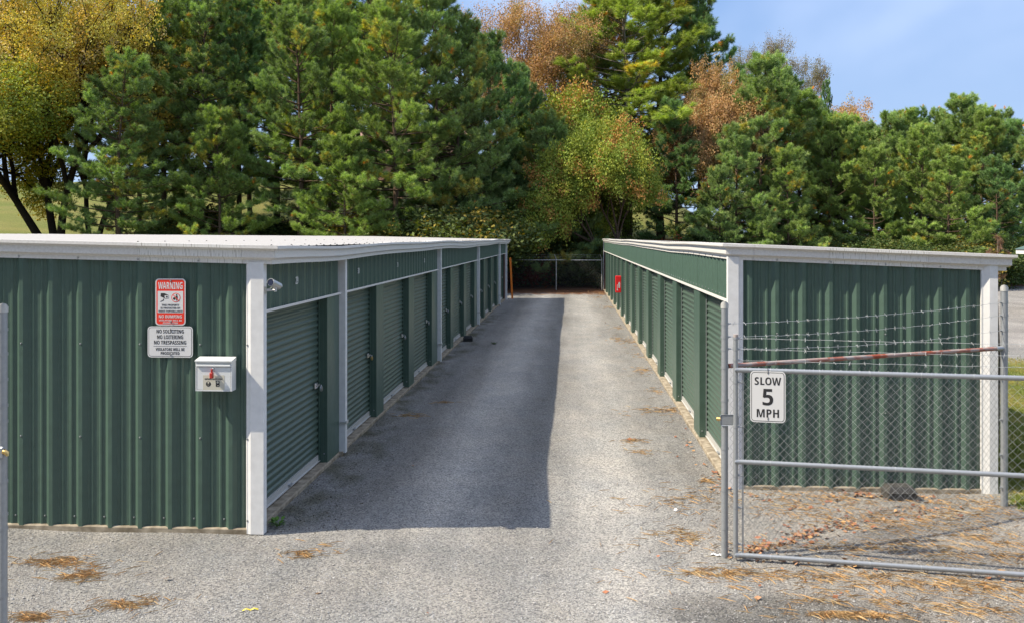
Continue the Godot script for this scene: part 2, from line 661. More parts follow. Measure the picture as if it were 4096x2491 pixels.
func prism_y(mb: MB, poly: Array, y0: float, y1: float) -> void:
	var q := PackedVector2Array()
	for p in poly:
		q.append(Vector2(p[0], p[1]))
	mb.plate(Vector3(0, y0, 0), Vector3.RIGHT, Vector3.FORWARD, q, y1 - y0)


# one length of the stepped eave trim, from a to b (x, s); the out vectors give the mitre at each end
func fascia(parent: Node, a: Vector2, oa: Vector2, b: Vector2, ob: Vector2, ya: float, yb: float, inner: float, m: Material) -> void:
	var prof := [[-inner, 0.0], [0.086, 0.0], [0.086, -0.030], [0.043, -0.050], [0.043, -0.119], [0.0, -0.142], [0.0, -0.182], [-inner, -0.182]]
	var gap := (b - a).normalized() * 0.0015
	a += gap
	b -= gap
	var mb := MB.new()
	var ra: Array[Vector3] = []
	var rb: Array[Vector3] = []
	for p in prof:
		var qa: Vector2 = a + oa * float(p[0])
		var qb: Vector2 = b + ob * float(p[0])
		ra.append(P(qa.x, ya + p[1], qa.y))
		rb.append(P(qb.x, yb + p[1], qb.y))
	var mid := Vector3.ZERO
	for i in 8:
		mid += ra[i] + rb[i]
	mid /= 16.0
	for i in 8:
		var j := (i + 1) % 8
		var nn := (ra[j] - ra[i]).cross(rb[i] - ra[i])
		var e: Array = prof[i]
		var f: Array = prof[j]
		var outward: Vector3 = P(oa.x, 0, oa.y) * (float(f[1]) - float(e[1])) * -1.0 + Vector3.UP * (float(f[0]) - float(e[0]))
		if nn.dot(outward) > 0:
			mb.quad(ra[i], ra[j], rb[j], rb[i])
		else:
			mb.quad(ra[j], ra[i], rb[i], rb[j])
	for k in 2:
		var r: Array[Vector3] = ra if k == 0 else rb
		for i in range(1, 7):
			if k == 0:
				mb.tri(r[0], r[i + 1], r[i])
			else:
				mb.tri(r[0], r[i], r[i + 1])
	obj("fascia_panel", mb.mesh(), m, parent)


func screw_mesh() -> Mesh:
	if not M.has("screw_mesh"):
		var mb := MB.new()
		mb.tube(PackedVector3Array([Vector3.ZERO, Vector3(0, 0.004, 0), Vector3(0, 0.008, 0)]), PackedFloat32Array([0.011, 0.010, 0.005]), 6)
		M.screw_mesh = mb.mesh()
	return M.screw_mesh


func screw(parent: Node, at: Vector3, out: Vector3, m: Material) -> void:
	var b := Basis()
	if absf(out.y) < 0.9:
		var side := out.cross(Vector3.UP).normalized()
		b = Basis(side, out, side.cross(out))
	obj("screw", screw_mesh(), m, parent, Transform3D(b, at))


# a roll-up door in the plane x, facing the way of "face" (+1 or -1), between s0 and s1
func roll_door(parent: Node, x: float, face: float, s0: float, s1: float, y0: float, y1: float, far_latch := true) -> void:
	var mb := MB.new()
	var pitch := 0.0762
	var shape := [[0.0, 0.0], [0.30, 0.0], [0.42, 0.008], [0.52, 0.015], [0.65, 0.017], [0.78, 0.015], [0.88, 0.008]]
	var pts := PackedVector2Array()
	var y := y0 + 0.10
	while y < y1:
		for q in shape:
			pts.append(Vector2(y + q[0] * pitch, q[1]))
		y += pitch
	pts.append(Vector2(y, 0.0))
	for i in pts.size() - 1:
		var a := P(x + face * pts[i].y, pts[i].x, s0)
		var b := P(x + face * pts[i].y, pts[i].x, s1)
		var d := P(x + face * pts[i + 1].y, pts[i + 1].x, s1)
		var e := P(x + face * pts[i + 1].y, pts[i + 1].x, s0)
		if face > 0:
			mb.quad(a, b, d, e)
		else:
			mb.quad(b, a, e, d)
	var o := obj("roll_up_door", mb.mesh(), M["door_green_%d" % (int(s0 * 7.3) % 3)], parent)
	var bar := MB.new()
	bar.box(P(x - face * 0.012, y0 + 0.022, s0 + 0.01), P(x + face * 0.018, y0 + 0.10, s1 - 0.01))
	bar.box(P(x - face * 0.012, y0 + 0.022, s0 + 0.01), P(x + face * 0.034, y0 + 0.030, s1 - 0.01))
	obj("bottom_bar", bar.mesh(), M.alu, o)
	var seal := MB.new()
	seal.box(P(x - face * 0.008, y0 + 0.002, s0 + 0.01), P(x + face * 0.008, y0 + 0.022, s1 - 0.01))
	obj("rubber_seal", seal.mesh(), M.black, o)
	var hd := MB.new()
	var sm := (s0 + s1) / 2
	hd.box(P(x + face * 0.018, y0 + 0.045, sm - 0.05), P(x + face * 0.045, y0 + 0.060, sm + 0.05))
	obj("handle", hd.mesh(), M.galv, o)
	for sd: float in [s0 + 0.003, s1 - 0.043]:
		var tr := MB.new()
		tr.box(P(x + face * 0.018, y0 + 0.001, sd), P(x + face * 0.023, y1 - 0.002, sd + 0.04))
		obj("guide_track", tr.mesh(), M.galv if face < 0.0 else M.green, o)
	var la := MB.new()
	var sl := s1 - 0.20 if far_latch else s0 + 0.20
	la.bevel(P(x + face * 0.018, 1.02, sl - 0.055), P(x + face * 0.040, 1.09, sl + 0.055), 0.006)
	la.box(P(x + face * 0.040, 1.045, sl - 0.03), P(x + face * 0.052, 1.065, sl + 0.12))
	obj("latch", la.mesh(), M.steel, o)


func padlock(at: Vector3, face: float, m: Material, label: String) -> void:
	var t := thing("padlock", label, "padlock", at, "padlocks on the left-hand roll-up doors")
	var b := MB.new()
	b.tube(PackedVector3Array([Vector3(0, 0, 0), Vector3(face * 0.004, 0, 0), Vector3(face * 0.022, 0, 0), Vector3(face * 0.027, 0, 0)]), PackedFloat32Array([0.026, 0.035, 0.035, 0.027]), 14)
	obj("body", b.mesh(), m, t)
	var s := MB.new()
	var pts := PackedVector3Array(); var r := PackedFloat32Array()
	for i in 9:
		var a := PI * i / 8.0
		pts.append(Vector3(face * 0.013, 0.028 + 0.022 * sin(a), 0.018 * cos(a)))
		r.append(0.0045)
	s.tube(pts, r, 6)
	obj("shackle", s.mesh(), M.steel, t)


func lettering(parent: Node, words: String, m: Material, t: Transform3D, width: float, height: float, bold := true, depth := 0.0012, called := "lettering") -> MeshInstance3D:
	var f := SystemFont.new()
	f.font_names = PackedStringArray(["Droid Sans"])
	f.font_weight = 700 if bold else 400
	var tm := TextMesh.new()
	tm.text = words
	tm.font = f
	tm.font_size = 64
	tm.pixel_size = 0.01
	tm.depth = 0.01
	tm.curve_step = 4.0
	var box := tm.get_aabb()
	var k := Vector3(width / box.size.x, height / box.size.y, depth / 0.01)
	var c := box.get_center()
	var tt := t * Transform3D(Basis.from_scale(k), Vector3(-c.x * k.x, -c.y * k.y, -c.z * k.z + depth / 2))
	return obj(called, tm, m, parent, tt)


func sag(s: float, seed_: float) -> float:
	return 0.016 * sin(s * 0.36 + seed_) + 0.010 * sin(s * 0.83 + seed_ * 2.3) - 0.006


func left_building() -> void:
	var b := thing("storage_building", "green ribbed metal storage building with wall signs and a white roof", "building", Vector3.ZERO)
	var x0 := -3.11           # wall plane on the alley side
	var xl := -9.20           # far long wall
	var front := 8.97         # plane of the end wall
	var back := 43.85
	# slab
	var mb := MB.new()
	mb.bevel(P(xl - 0.02, -0.15, front - 0.035), P(-3.07, 0.05, back + 0.03), 0.012)
	obj("foundation", mb.mesh(), M.concrete, b)
	mb = MB.new()
	mb.box(P(xl + 0.05, 0.05, front + 0.06), P(x0 - 0.16, 2.60, back - 0.08))
	obj("added_core", mb.mesh(), M.interior, b)  # dark box added inside to stop light and sight through the gaps
	# end wall
	clad(b, "wall_panel", M.green, P(0, 0, front), Vector3.RIGHT, Vector3.UP, Vector3.BACK, xl, -3.15, 0.03, 2.72, -3.336)
	clad(b, "wall_panel", M.green, P(0, 0, back), Vector3.RIGHT, Vector3.UP, Vector3.FORWARD, xl, -3.05, 0.03, 2.70, -3.336)
	clad(b, "wall_panel", M.green, P(xl, 0, 0), Vector3.FORWARD, Vector3.UP, Vector3.LEFT, front, back, 0.03, 2.85, front)
	# white corner trims
	mb = MB.new()
	prism_y(mb, [[-3.190, 8.966], [-3.172, 8.932], [-3.160, 8.932], [-3.128, 8.918], [-3.0, 8.918], [-3.0, 9.012], [-3.09, 9.012], [-3.09, 8.966]], 0.0, 2.66)
	obj("corner_trim", mb.mesh(), M.white, b)
	mb = MB.new()
	prism_y(mb, [[-3.09, 43.80], [-3.0, 43.80], [-3.0, 43.91], [-3.16, 43.91], [-3.16, 43.89], [-3.09, 43.89]], 0.0, 2.66)
	obj("corner_trim", mb.mesh(), M.white, b)
	# bays along the alley
	var posts := [12.33, 21.50, 30.64, 39.78]
	var starts := [9.02, 12.33, 21.50, 30.64, 39.78]
	var ends := [12.24, 21.41, 30.55, 39.69, 43.80]
	for p: float in posts:
		mb = MB.new()
		mb.bevel(P(x0 - 0.06, 0.03, p - 0.09), P(-3.0, 2.66, p), 0.005)
		var o := obj("post", mb.mesh(), M.white, b)
		var cl := MB.new()
		cl.box(P(-3.0, 0.42, p - 0.10), P(-2.985, 0.46, p + 0.012))
		cl.box(P(-3.07, 0.425, p - 0.11), P(-2.985, 0.455, p - 0.0915))
		obj("clip", cl.mesh(), M.alu, o)
		var ft := MB.new()
		ft.box(P(x0 - 0.02, -0.05, p - 0.14), P(-3.03, 0.055, p + 0.05))
		obj("footing", ft.mesh(), M.concrete, b)
	for i in 5:
		clad(b, "header_panel", M.green, P(x0, 0, 0), Vector3.FORWARD, Vector3.UP, Vector3.RIGHT, starts[i], ends[i], 2.165, 2.70, 9.0 + 0.06, 1.0)
		mb = MB.new()
		mb.box(P(x0 - 0.10, 2.148, starts[i] + 0.08), P(x0 + 0.046, 2.163, ends[i] + 0.02))
		mb.box(P(x0 + 0.0395, 2.163, starts[i] + 0.08), P(x0 + 0.046, 2.176, ends[i] + 0.02))
		obj("drip_trim", mb.mesh(), M.fascia, b)
	var doors := [[9.12, 11.64]]
	var pillars := [[11.64, 12.24]]
	for q: float in [12.33, 21.50, 30.64]:
		doors.append_array([[q + 0.02, q + 2.30], [q + 2.87, q + 5.27], [q + 5.87, q + 8.22]])
		pillars.append_array([[q + 2.30, q + 2.87], [q + 5.27, q + 5.87], [q + 8.22, q + 9.08]])
	doors.append([39.82, 43.30])
	pillars.append([43.30, 43.79])
	for i in doors.size():
		roll_door(b, x0 - 0.10, 1.0, doors[i][0], doors[i][1], 0.05, 2.16)
	for i in pillars.size():
		mb = MB.new()
		mb.bevel(P(x0 - 0.13, 0.02, pillars[i][0]), P(x0 + 0.022, 2.147, pillars[i][1]), 0.004)
		var o := obj("door_jamb", mb.mesh(), M.brown_trim if i == pillars.size() - 1 else M.green, b)
		var sp := MB.new()
		sp.box(P(x0 - 0.128, 0.03, pillars[i][0] - 0.006), P(x0 - 0.03, 2.146, pillars[i][0] - 0.001))
		obj("edge_trim", sp.mesh(), M.green, o)
		if i < 6:
			screw(b, P(x0 - 0.02, 0.16, pillars[i][0]), Vector3.BACK, M.galv)
	mb = MB.new()
	mb.bevel(P(x0 - 0.13, 0.02, 9.025), P(x0 + 0.022, 2.147, 9.10), 0.004)
	obj("door_jamb", mb.mesh(), M.green, b)
	mb = MB.new()
	mb.box(P(x0 + 0.006, 0.03, 9.101), P(x0 + 0.024, 2.147, 9.116))
	obj("edge_trim", mb.mesh(), M.fascia, b)
	# eave trim
	var yf := func(x: float) -> float: return 2.82 + 0.0224 * (-2.85 - x)
	var xs := [-9.40, -6.30, -4.25, -3.21, -2.92]
	for i in 4:
		var ca := Vector2(0, -1)
		var cb := Vector2(0, -1) if i < 3 else Vector2(1, -1)
		fascia(b, Vector2(xs[i], 8.93), ca, Vector2(xs[i + 1], 8.93), cb, yf.call(xs[i]), yf.call(xs[i + 1]), 0.035, M.fascia_stained if i == 2 else M.fascia)
	var s := 8.93
	var k := 0
	while s < 44.0:
		var e := minf(s + (0.30 if k == 0 else 3.05), 44.02)
		var n0 := 1 if k == 0 else 4
		for q in n0:
			var a := lerpf(s, e, float(q) / n0)
			var d := lerpf(s, e, float(q + 1) / n0)
			var va := Vector2(1, -1) if s == 8.93 and q == 0 else Vector2(1, 0)
			fascia(b, Vector2(-2.92, a + (0.0 if q == 0 else -0.0014)), va, Vector2(-2.92, d + (0.0 if q == n0 - 1 else 0.0014)), Vector2(1, 0), yf.call(-2.85) + (0.0 if k == 0 else sag(a, 1.0) * smoothstep(8.9, 12.0, a)), yf.call(-2.85) + sag(d, 1.0) * smoothstep(8.9, 12.0, d), 0.20, M.fascia)
		s = e
		k += 1
	# roof
	var up := Vector3(-1, 0.0224, 0).normalized()
	var ro := Vector3(0.0224, 1, 0).normalized()
	clad(b, "roof_panel", M.roof, Vector3(-2.86, 2.810, 0), Vector3.FORWARD, up, ro, 8.90, 44.0, 0.0, 6.50, 9.1, 0.28)
	for i in 100:
		for h: float in [0.12, 1.62]:
			if (i + int(h)) % 2 or h > 1.0 and i > 60:
				continue
			screw(b, Vector3(-2.86, 2.810, 0) + Vector3.FORWARD * (9.1 + i * PITCH_RIB) + up * (h + 0.02 * sin(i * 2.1)) + ro * 0.010, Vector3.UP, M.dark_grey)
	# screws on the end wall and its trim
	for i in 20:
		var x := -3.336 - i * PITCH_RIB
		if x < xl:
			break
		screw(b, P(x - 0.075, 0.13, front - 0.001), Vector3.BACK, M.galv)
		if i % 2 == 1:
			screw(b, P(x, 0.93, front - 0.034), Vector3.BACK, M.galv)
			screw(b, P(x, 1.85, front - 0.034), Vector3.BACK, M.galv)
			screw(b, P(x - 0.02, yf.call(x) - 0.165, 8.93), Vector3.BACK, M.steel)
	for y: float in [0.13, 0.93, 1.85]:
		screw(b, P(-3.166, y, 8.932), Vector3.BACK, M.galv)
	# unit numbers on the headers
	var face := Basis(Vector3.FORWARD, Vector3.UP, Vector3.RIGHT)
	for q in [["29", 10.27], ["30", 13.45], ["31", 16.45], ["32", 19.42]]:
		var ns: float = snappedf(float(q[1]) - 9.06, PITCH_RIB) + 9.06
		lettering(b, q[0], M.sign_white, Transform3D(face, P(x0 + 0.0345, 2.42, ns)), 0.10, 0.085, true, 0.002, "unit_number")
	for i in 10:
		var names := ["first", "second", "third", "fourth", "fifth", "sixth", "seventh", "eighth", "ninth", "tenth"]
		padlock(P(x0 - 0.046, 1.0, doors[i][1] - 0.085), 1.0, M.brass if i == 1 else M.steel, "small %s padlock on the latch of the %s roll-up door counted from the signs" % ["brass" if i == 1 else "steel", names[i]])


func right_building() -> void:
	var b := thing("storage_building", "narrow green ribbed metal storage building with white trim behind the chain-link gate", "building", Vector3.ZERO)
	var x0 := 1.87
	var xr := 4.79
	var front := 10.90
	var back := 51.90
	var mb := MB.new()
	mb.bevel(P(1.81, -0.15, front - 0.035), P(xr + 0.04, 0.05, back + 0.03), 0.012)
	obj("foundation", mb.mesh(), M.concrete, b)
	mb = MB.new()
	mb.box(P(x0 + 0.15, 0.05, front + 0.06), P(xr - 0.05, 2.50, back - 0.08))
	obj("added_core", mb.mesh(), M.interior, b)  # added dark filler box, keeps light from leaking through the building
	clad(b, "wall_panel", M.green, P(0, 0, front), Vector3.RIGHT, Vector3.UP, Vector3.BACK, 1.93, xr, 0.03, 2.67, 2.067)
	clad(b, "wall_panel", M.green, P(0, 0, back), Vector3.RIGHT, Vector3.UP, Vector3.FORWARD, x0, xr, 0.03, 2.62, 2.067)
	clad(b, "wall_panel", M.green, P(xr, 0, 0), Vector3.FORWARD, Vector3.UP, Vector3.RIGHT, front, back, 0.03, 2.58, front)
	mb = MB.new()
	prism_y(mb, [[1.985, 10.896], [1.90, 10.896], [1.90, 10.95], [1.81, 10.95], [1.81, 10.845], [1.930, 10.845], [1.945, 10.862], [1.985, 10.862]], 0.0, 2.68)
	obj("corner_trim", mb.mesh(), M.white, b)
	mb = MB.new()
	prism_y(mb, [[4.655, 10.896], [4.655, 10.862], [4.675, 10.862], [4.735, 10.835], [4.825, 10.835], [4.825, 10.96], [4.80, 10.96], [4.80, 10.896]], 0.0, 2.60)
	obj("corner_trim", mb.mesh(), M.white, b)
	mb = MB.new()
	prism_y(mb, [[1.90, 51.85], [1.81, 51.85], [1.81, 51.95], [1.95, 51.95], [1.95, 51.93], [1.90, 51.93]], 0.0, 2.66)
	obj("corner_trim", mb.mesh(), M.white, b)
	clad(b, "header_panel", M.green, P(x0, 0, 0), Vector3.FORWARD, Vector3.UP, Vector3.LEFT, 10.955, 51.84, 2.165, 2.70, 10.99, 0.9)
	var s := 10.96
	while s < 51.8:
		var e := minf(s + 3.05, 51.84)
		mb = MB.new()
		mb.box(P(x0 - 0.050, 2.148, s + 0.002), P(x0 + 0.10, 2.163, e - 0.002))
		mb.box(P(x0 - 0.050, 2.163, s + 0.002), P(x0 - 0.043, 2.184, e - 0.002))
		obj("drip_trim", mb.mesh(), M.fascia, b)
		s = e
	var prev := 11.12
	for i in 14:
		var ps := 13.45 + 2.93 * i
		var de := minf(ps, 51.6)
		roll_door(b, x0 + 0.085, -1.0, prev, de, 0.05, 2.16, false)
		if i < 13:
			mb = MB.new()
			mb.bevel(P(x0 - 0.03, 0.02, ps), P(x0 + 0.12, 2.147, ps + 0.60), 0.004)
			var o := obj("door_jamb", mb.mesh(), M.green, b)
			var sp := MB.new()
			sp.box(P(x0 + 0.035, 0.03, ps - 0.006), P(x0 + 0.118, 2.146, ps - 0.001))
			obj("edge_trim", sp.mesh(), M.green, o)
			if i < 7:
				screw(b, P(x0 + 0.01, 0.14, ps), Vector3.BACK, M.galv)
			prev = ps + 0.60
	mb = MB.new()
	mb.bevel(P(x0 - 0.03, 0.02, 51.6), P(x0 + 0.12, 2.147, 51.84), 0.004)
	obj("door_jamb", mb.mesh(), M.brown_trim, b)
	mb = MB.new()
	mb.bevel(P(x0 - 0.03, 0.02, 10.97), P(x0 + 0.12, 2.147, 11.10), 0.004)
	obj("door_jamb", mb.mesh(), M.green, b)
	mb = MB.new()
	mb.box(P(x0 - 0.038, 0.03, 11.101), P(x0 - 0.02, 2.147, 11.116))
	obj("edge_trim", mb.mesh(), M.fascia, b)
	# eave trim: alley side, then the end wall falling away to the right
	var yf := func(x: float) -> float: return 2.832 - 0.040 * (x - 1.77)
	s = 10.86
	var k := 0
	while s < 52.0:
		var e := minf(s + (0.36 if k == 0 else 3.05), 52.02)
		var va := Vector2(-1, -1) if k == 0 else Vector2(-1, 0)
		fascia(b, Vector2(1.825, s), va, Vector2(1.825, e), Vector2(-1, 0), yf.call(1.77) + sag(s, 4.0) * smoothstep(11.0, 14.0, s) * 0.6, yf.call(1.77) + sag(e, 4.0) * smoothstep(11.0, 14.0, e) * 0.6, 0.05, M.fascia)
		s = e
		k += 1
	var xs := [1.825, 2.10, 2.95, 4.05, 4.62, 4.93]
	for i in 5:
		var ca := Vector2(-1, -1) if i == 0 else Vector2(0, -1)
		var cb := Vector2(0, -1) if i < 4 else Vector2(1, -1)
		fascia(b, Vector2(xs[i], 10.86), ca, Vector2(xs[i + 1], 10.86), cb, yf.call(xs[i]), yf.call(xs[i + 1]), 0.035, M.fascia_stained if i == 2 else M.fascia)
	s = 10.86
	k = 0
	while s < 52.0:
		var e := minf(s + 3.05, 52.02)
		fascia(b, Vector2(4.93, s), Vector2(1, -1) if k == 0 else Vector2(1, 0), Vector2(4.93, e), Vector2(1, 0), yf.call(4.98), yf.call(4.98), 0.10, M.fascia)
		s = e
		k += 1
	var up := Vector3(1, -0.040, 0).normalized()
	var ro := Vector3(0.040, 1, 0).normalized()
	clad(b, "roof_panel", M.roof, Vector3(1.80, 2.822, 0), Vector3.FORWARD, up, ro, 10.84, 52.0, 0.0, 3.15, 11.0, 0.4)
	for i in 9:
		var x := 2.067 + i * PITCH_RIB
		screw(b, P(x + 0.075, 0.13, front - 0.001), Vector3.BACK, M.galv)
		if i % 2 == 1:
			screw(b, P(x, 1.80, front - 0.034), Vector3.BACK, M.galv)
			screw(b, P(x, 0.90, front - 0.034), Vector3.BACK, M.galv)
			screw(b, P(x, yf.call(x) - 0.165, 10.86), Vector3.BACK, M.steel)
	for i in 30:
		screw(b, P(1.825, yf.call(1.77) - 0.165, 11.5 + i * 0.61), Vector3.LEFT, M.galv)
		screw(b, P(x0 - 0.033, 2.215, 11.294 + i * PITCH_RIB), Vector3.LEFT, M.galv)


# ------------------------------------------------------------------ woods

func aim(d: Vector3, roll: float, k: float, at: Vector3) -> Transform3D:
	var y := d.normalized()
	var side := y.cross(Vector3(sin(roll), 0.31, cos(roll))).normalized()
	return Transform3D(Basis(side * k, y * k, side.cross(y) * k), at)


func needle_tuft() -> Mesh:
	var r := RandomNumberGenerator.new()
	r.seed = 77
	var mb := MB.new()
	mb.colored = true
	for i in 52:
		var t := r.randf()
		var o := Vector3(0, t * 0.20 - 0.06, 0)
		var az := r.randf() * TAU
		var open := lerpf(1.25, 0.45, t) + r.randf_range(-0.2, 0.2)
		var d := Vector3(sin(open) * cos(az), cos(open), sin(open) * sin(az))
		var w := d.cross(Vector3(r.randf_range(-1, 1), r.randf_range(-1, 1), r.randf_range(-1, 1))).normalized() * r.randf_range(0.007, 0.011)
		var l := r.randf_range(0.16, 0.25)
		var g := r.randf_range(0.75, 1.25)
		mb.col = Color(g, g, g)
		mb.tri(o - w, o + w, o + d * l + Vector3(0, -0.015, 0))
	return mb.mesh()


func leaf_clump(size: float, count: int, reach: float, seed_: int) -> Mesh:
	var r := RandomNumberGenerator.new()
	r.seed = seed_
	var mb := MB.new()
	mb.colored = true
	for i in count:
		var o := Vector3(r.randfn(), r.randfn() * 0.8, r.randfn()) * reach * 0.5
		var nn := Vector3(r.randfn(), 0.35 + 0.6 * r.randf(), r.randfn()).normalized()
		var u := nn.cross(Vector3(r.randfn(), r.randfn(), r.randfn())).normalized()
		var w := nn.cross(u)
		var l := size * r.randf_range(0.6, 1.15)
		var g := r.randf_range(0.7, 1.25)
		mb.col = Color(g, g * r.randf_range(0.9, 1.06), g)
		var a := o - u * l * 0.5
		var b := o + u * l * 0.5 - nn * l * 0.12
		mb.tri(a, o + w * l * 0.34, b)
		mb.tri(a, b, o - w * l * 0.34)
	return mb.mesh()


# a loblolly pine: whorled limbs that turn up at the tips, needles in tufts at the ends of the shoots
func pine_shape(seed_: int, height: float, clear: float, reach: float, density := 1.0) -> Dictionary:
	var r := RandomNumberGenerator.new()
	r.seed = seed_
	var wood := MB.new()
	var tufts: Array = []
	var cols: Array = []
	var tp := PackedVector3Array(); var tr := PackedFloat32Array()
	var bend := Vector3(r.randf_range(-0.25, 0.25), 0, r.randf_range(-0.25, 0.25))
	for i in 9:
		var t := i / 8.0
		tp.append(Vector3(0, height * t, 0) + bend * sin(t * PI * 1.3) + Vector3(r.randf_range(-0.03, 0.03), 0, r.randf_range(-0.03, 0.03)))
		tr.append(lerpf(height * 0.0125 + 0.02, 0.012, pow(t, 0.9)))
	wood.tube(tp, tr, 7, false)
	var y := clear
	var turn := r.randf() * TAU
	while y < height - 0.15:
		var t := (y - clear) / (height - clear)
		var n := r.randi_range(3, 5)
		# limbs are shorter at the foot of the crown and towards its tip; their colour is the same at every height
		var full := reach * lerpf(0.55, 1.0, smoothstep(0.0, 0.18, t)) * pow(1.0 - t, 0.55) + 0.3
		turn += r.randf_range(0.5, 1.4)
		var ti := clampf(y / height * 8.0, 0.0, 7.99)
		var hub := tp[int(ti)].lerp(tp[int(ti) + 1], ti - int(ti))
		for k in n:
			var l := full * r.randf_range(0.55, 1.12)
			if r.randf() < 0.10:
				l *= 0.4
			var az := turn + TAU * k / n + r.randf_range(-0.35, 0.35)
			var el := lerpf(r.randf_range(-0.15, 0.25), r.randf_range(0.6, 1.1), pow(t, 1.3))
			var out := Vector3(cos(az), 0, sin(az))
			var pts := PackedVector3Array(); var rad := PackedFloat32Array()
			var p := hub
			var segs := 5
			for q in segs + 1:
				pts.append(p)
				rad.append(lerpf(0.012 + l * 0.010, 0.006, float(q) / segs))
				var e := el + 0.55 * pow(float(q) / segs, 2.0) - 0.12 * (1.0 - t)
				p += (out * cos(e) + Vector3.UP * sin(e)) * l / segs + Vector3(r.randf_range(-0.05, 0.05), r.randf_range(-0.04, 0.04), r.randf_range(-0.05, 0.05))
			wood.tube(pts, rad, 4, false)
			var tone := r.randf_range(0.75, 1.3)
			var yellow := r.randf() < 0.11
			var shoots := int(l * 3.6 * density) + 2
			for q in shoots:
				var u := 1.0 if q == 0 else lerpf(0.34, 0.97, sqrt(r.randf()))
				var f := u * segs
				var i0 := mini(int(f), segs - 1)
				var at := pts[i0].lerp(pts[i0 + 1], f - i0)
				var tang := (pts[i0 + 1] - pts[i0]).normalized()
				var d := tang
				if q > 0:
					var side := tang.cross(Vector3.UP).normalized() * (1.0 if q % 2 else -1.0)
					d = (tang * r.randf_range(0.3, 0.8) + side * r.randf_range(0.4, 1.0) + Vector3.UP * r.randf_range(0.0, 0.6)).normalized()
				var sl := (0.25 if q == 0 else r.randf_range(0.25, 0.75)) * lerpf(1.0, 0.65, t)
				var tip := at + d * sl + Vector3.UP * 0.06
				if sl > 0.3:
					wood.tube(PackedVector3Array([at, tip]), PackedFloat32Array([0.008, 0.004]), 3, false)
				var num := r.randi_range(3, 5)
				for w in num:
					var back := r.randf() * 0.9 if w > 0 else 0.0
					var dd := (d * 1.0 + Vector3(r.randfn(), r.randfn() * 0.7 + 0.55, r.randfn()) * 0.55).normalized()
					var pos := tip.lerp(at, back) + dd * 0.05
					tufts.append(aim(dd, r.randf() * TAU, r.randf_range(0.75, 1.15), pos))
					var g := tone * r.randf_range(0.8, 1.25)
					var c := Color(0.215 * g, 0.30 * g, 0.115 * g)
					var x := r.randf()
					if yellow and x < 0.5:
						c = Color(0.40 * g, 0.35 * g, 0.09 * g)
					elif x < 0.006:
						c = Color(0.60 * g, 0.26 * g, 0.06 * g)
					elif x > 0.8:
						c = Color(0.29 * g, 0.37 * g, 0.15 * g)
					cols.append(c)
		y += r.randf_range(0.32, 0.62) * (1.0 if t < 0.75 else 0.7)
	# bare dead limbs on the clear trunk
	for i in int(clear * 2.2):
		var az := r.randf() * TAU
		var yy := r.randf_range(0.6, clear)
		var l := r.randf_range(0.4, 1.3)
		var a := Vector3(0, yy, 0)
		var d := Vector3(cos(az), r.randf_range(-0.15, 0.3), sin(az))
		wood.tube(PackedVector3Array([a, a + d * l * 0.5, a + d * l + Vector3(0, -0.1, 0)]), PackedFloat32Array([0.02, 0.012, 0.004]), 3, false)
	var tallest := height
	for q: Transform3D in tufts:
		tallest = maxf(tallest, q.origin.y + 0.18)
	return {"wood": wood.mesh(), "places": tufts, "colors": cols, "height": tallest}


func grow(r: RandomNumberGenerator, wood: MB, ends: Array, at: Vector3, dir: Vector3, l: float, rad: float, level: int, levels: int, spread: float, kids: int) -> void:
	var pts := PackedVector3Array(); var rr := PackedFloat32Array()
	var p := at
	var d := dir
	var segs := 4 if level < 2 else 3
	for i in segs + 1:
		pts.append(p)
		rr.append(lerpf(rad, rad * 0.62, float(i) / segs))
		p += d * l / segs
		d = (d + Vector3(r.randfn(), r.randfn() * 0.5 + 0.08, r.randfn()) * 0.10).normalized()
	wood.tube(pts, rr, [8, 6, 4, 3, 3][mini(level, 4)], false)
	if level >= levels - 1:
		ends.append([pts[segs], pts[segs - 1], pts[1]])
	if level >= levels:
		return
	for k in kids:
		var az := TAU * k / kids + r.randf_range(-0.6, 0.6)
		var side := d.cross(Vector3(0.3, 0.2, 1.0)).normalized().rotated(d, az)
		var lean := spread * r.randf_range(0.55, 1.25)
		var nd := (d * cos(lean) + side * sin(lean) + Vector3.UP * 0.10).normalized()
		var f := r.randf_range(0.55, 1.0) if k > 0 else 1.0
		var ff := f * segs
		var i0 := mini(int(ff), segs - 1)
		grow(r, wood, ends, pts[i0].lerp(pts[i0 + 1], ff - i0), nd, l * r.randf_range(0.62, 0.88), rad * lerpf(0.62, 0.55, r.randf()), level + 1, levels, spread, kids)


# a broad-leaved tree or shrub; stems is a list of first directions
func broad_shape(seed_: int, stems: Array, first: float, rad: float, levels: int, spread: float, kids: int, per_end: int, palette: Array, loose := 0.45) -> Dictionary:
	var r := RandomNumberGenerator.new()
	r.seed = seed_
	var wood := MB.new()
	var ends: Array = []
	for st: Vector3 in stems:
		grow(r, wood, ends, Vector3(st.x * 0.12, -0.1, st.z * 0.12), st.normalized(), first, rad, 0, levels, spread, kids)
	var places: Array = []
	var cols: Array = []
	var top := 0.0
	for e in ends:
		var tone: Color = palette[r.randi() % palette.size()]
		for i in per_end:
			var base: Vector3 = (e[0] as Vector3).lerp(e[2], r.randf() * 0.8)
			var pos := base + Vector3(r.randfn(), r.randfn() * 0.8, r.randfn()) * loose * 0.6
			top = maxf(top, pos.y)
			places.append(aim(Vector3(r.randfn() * 0.3, 1, r.randfn() * 0.3), r.randf() * TAU, r.randf_range(0.75, 1.3), pos))
			var c := tone
			if r.randf() < 0.3:
				c = palette[r.randi() % palette.size()]
			cols.append(c * r.randf_range(0.8, 1.2))
	return {"wood": wood.mesh(), "places": places, "colors": cols, "height": top}


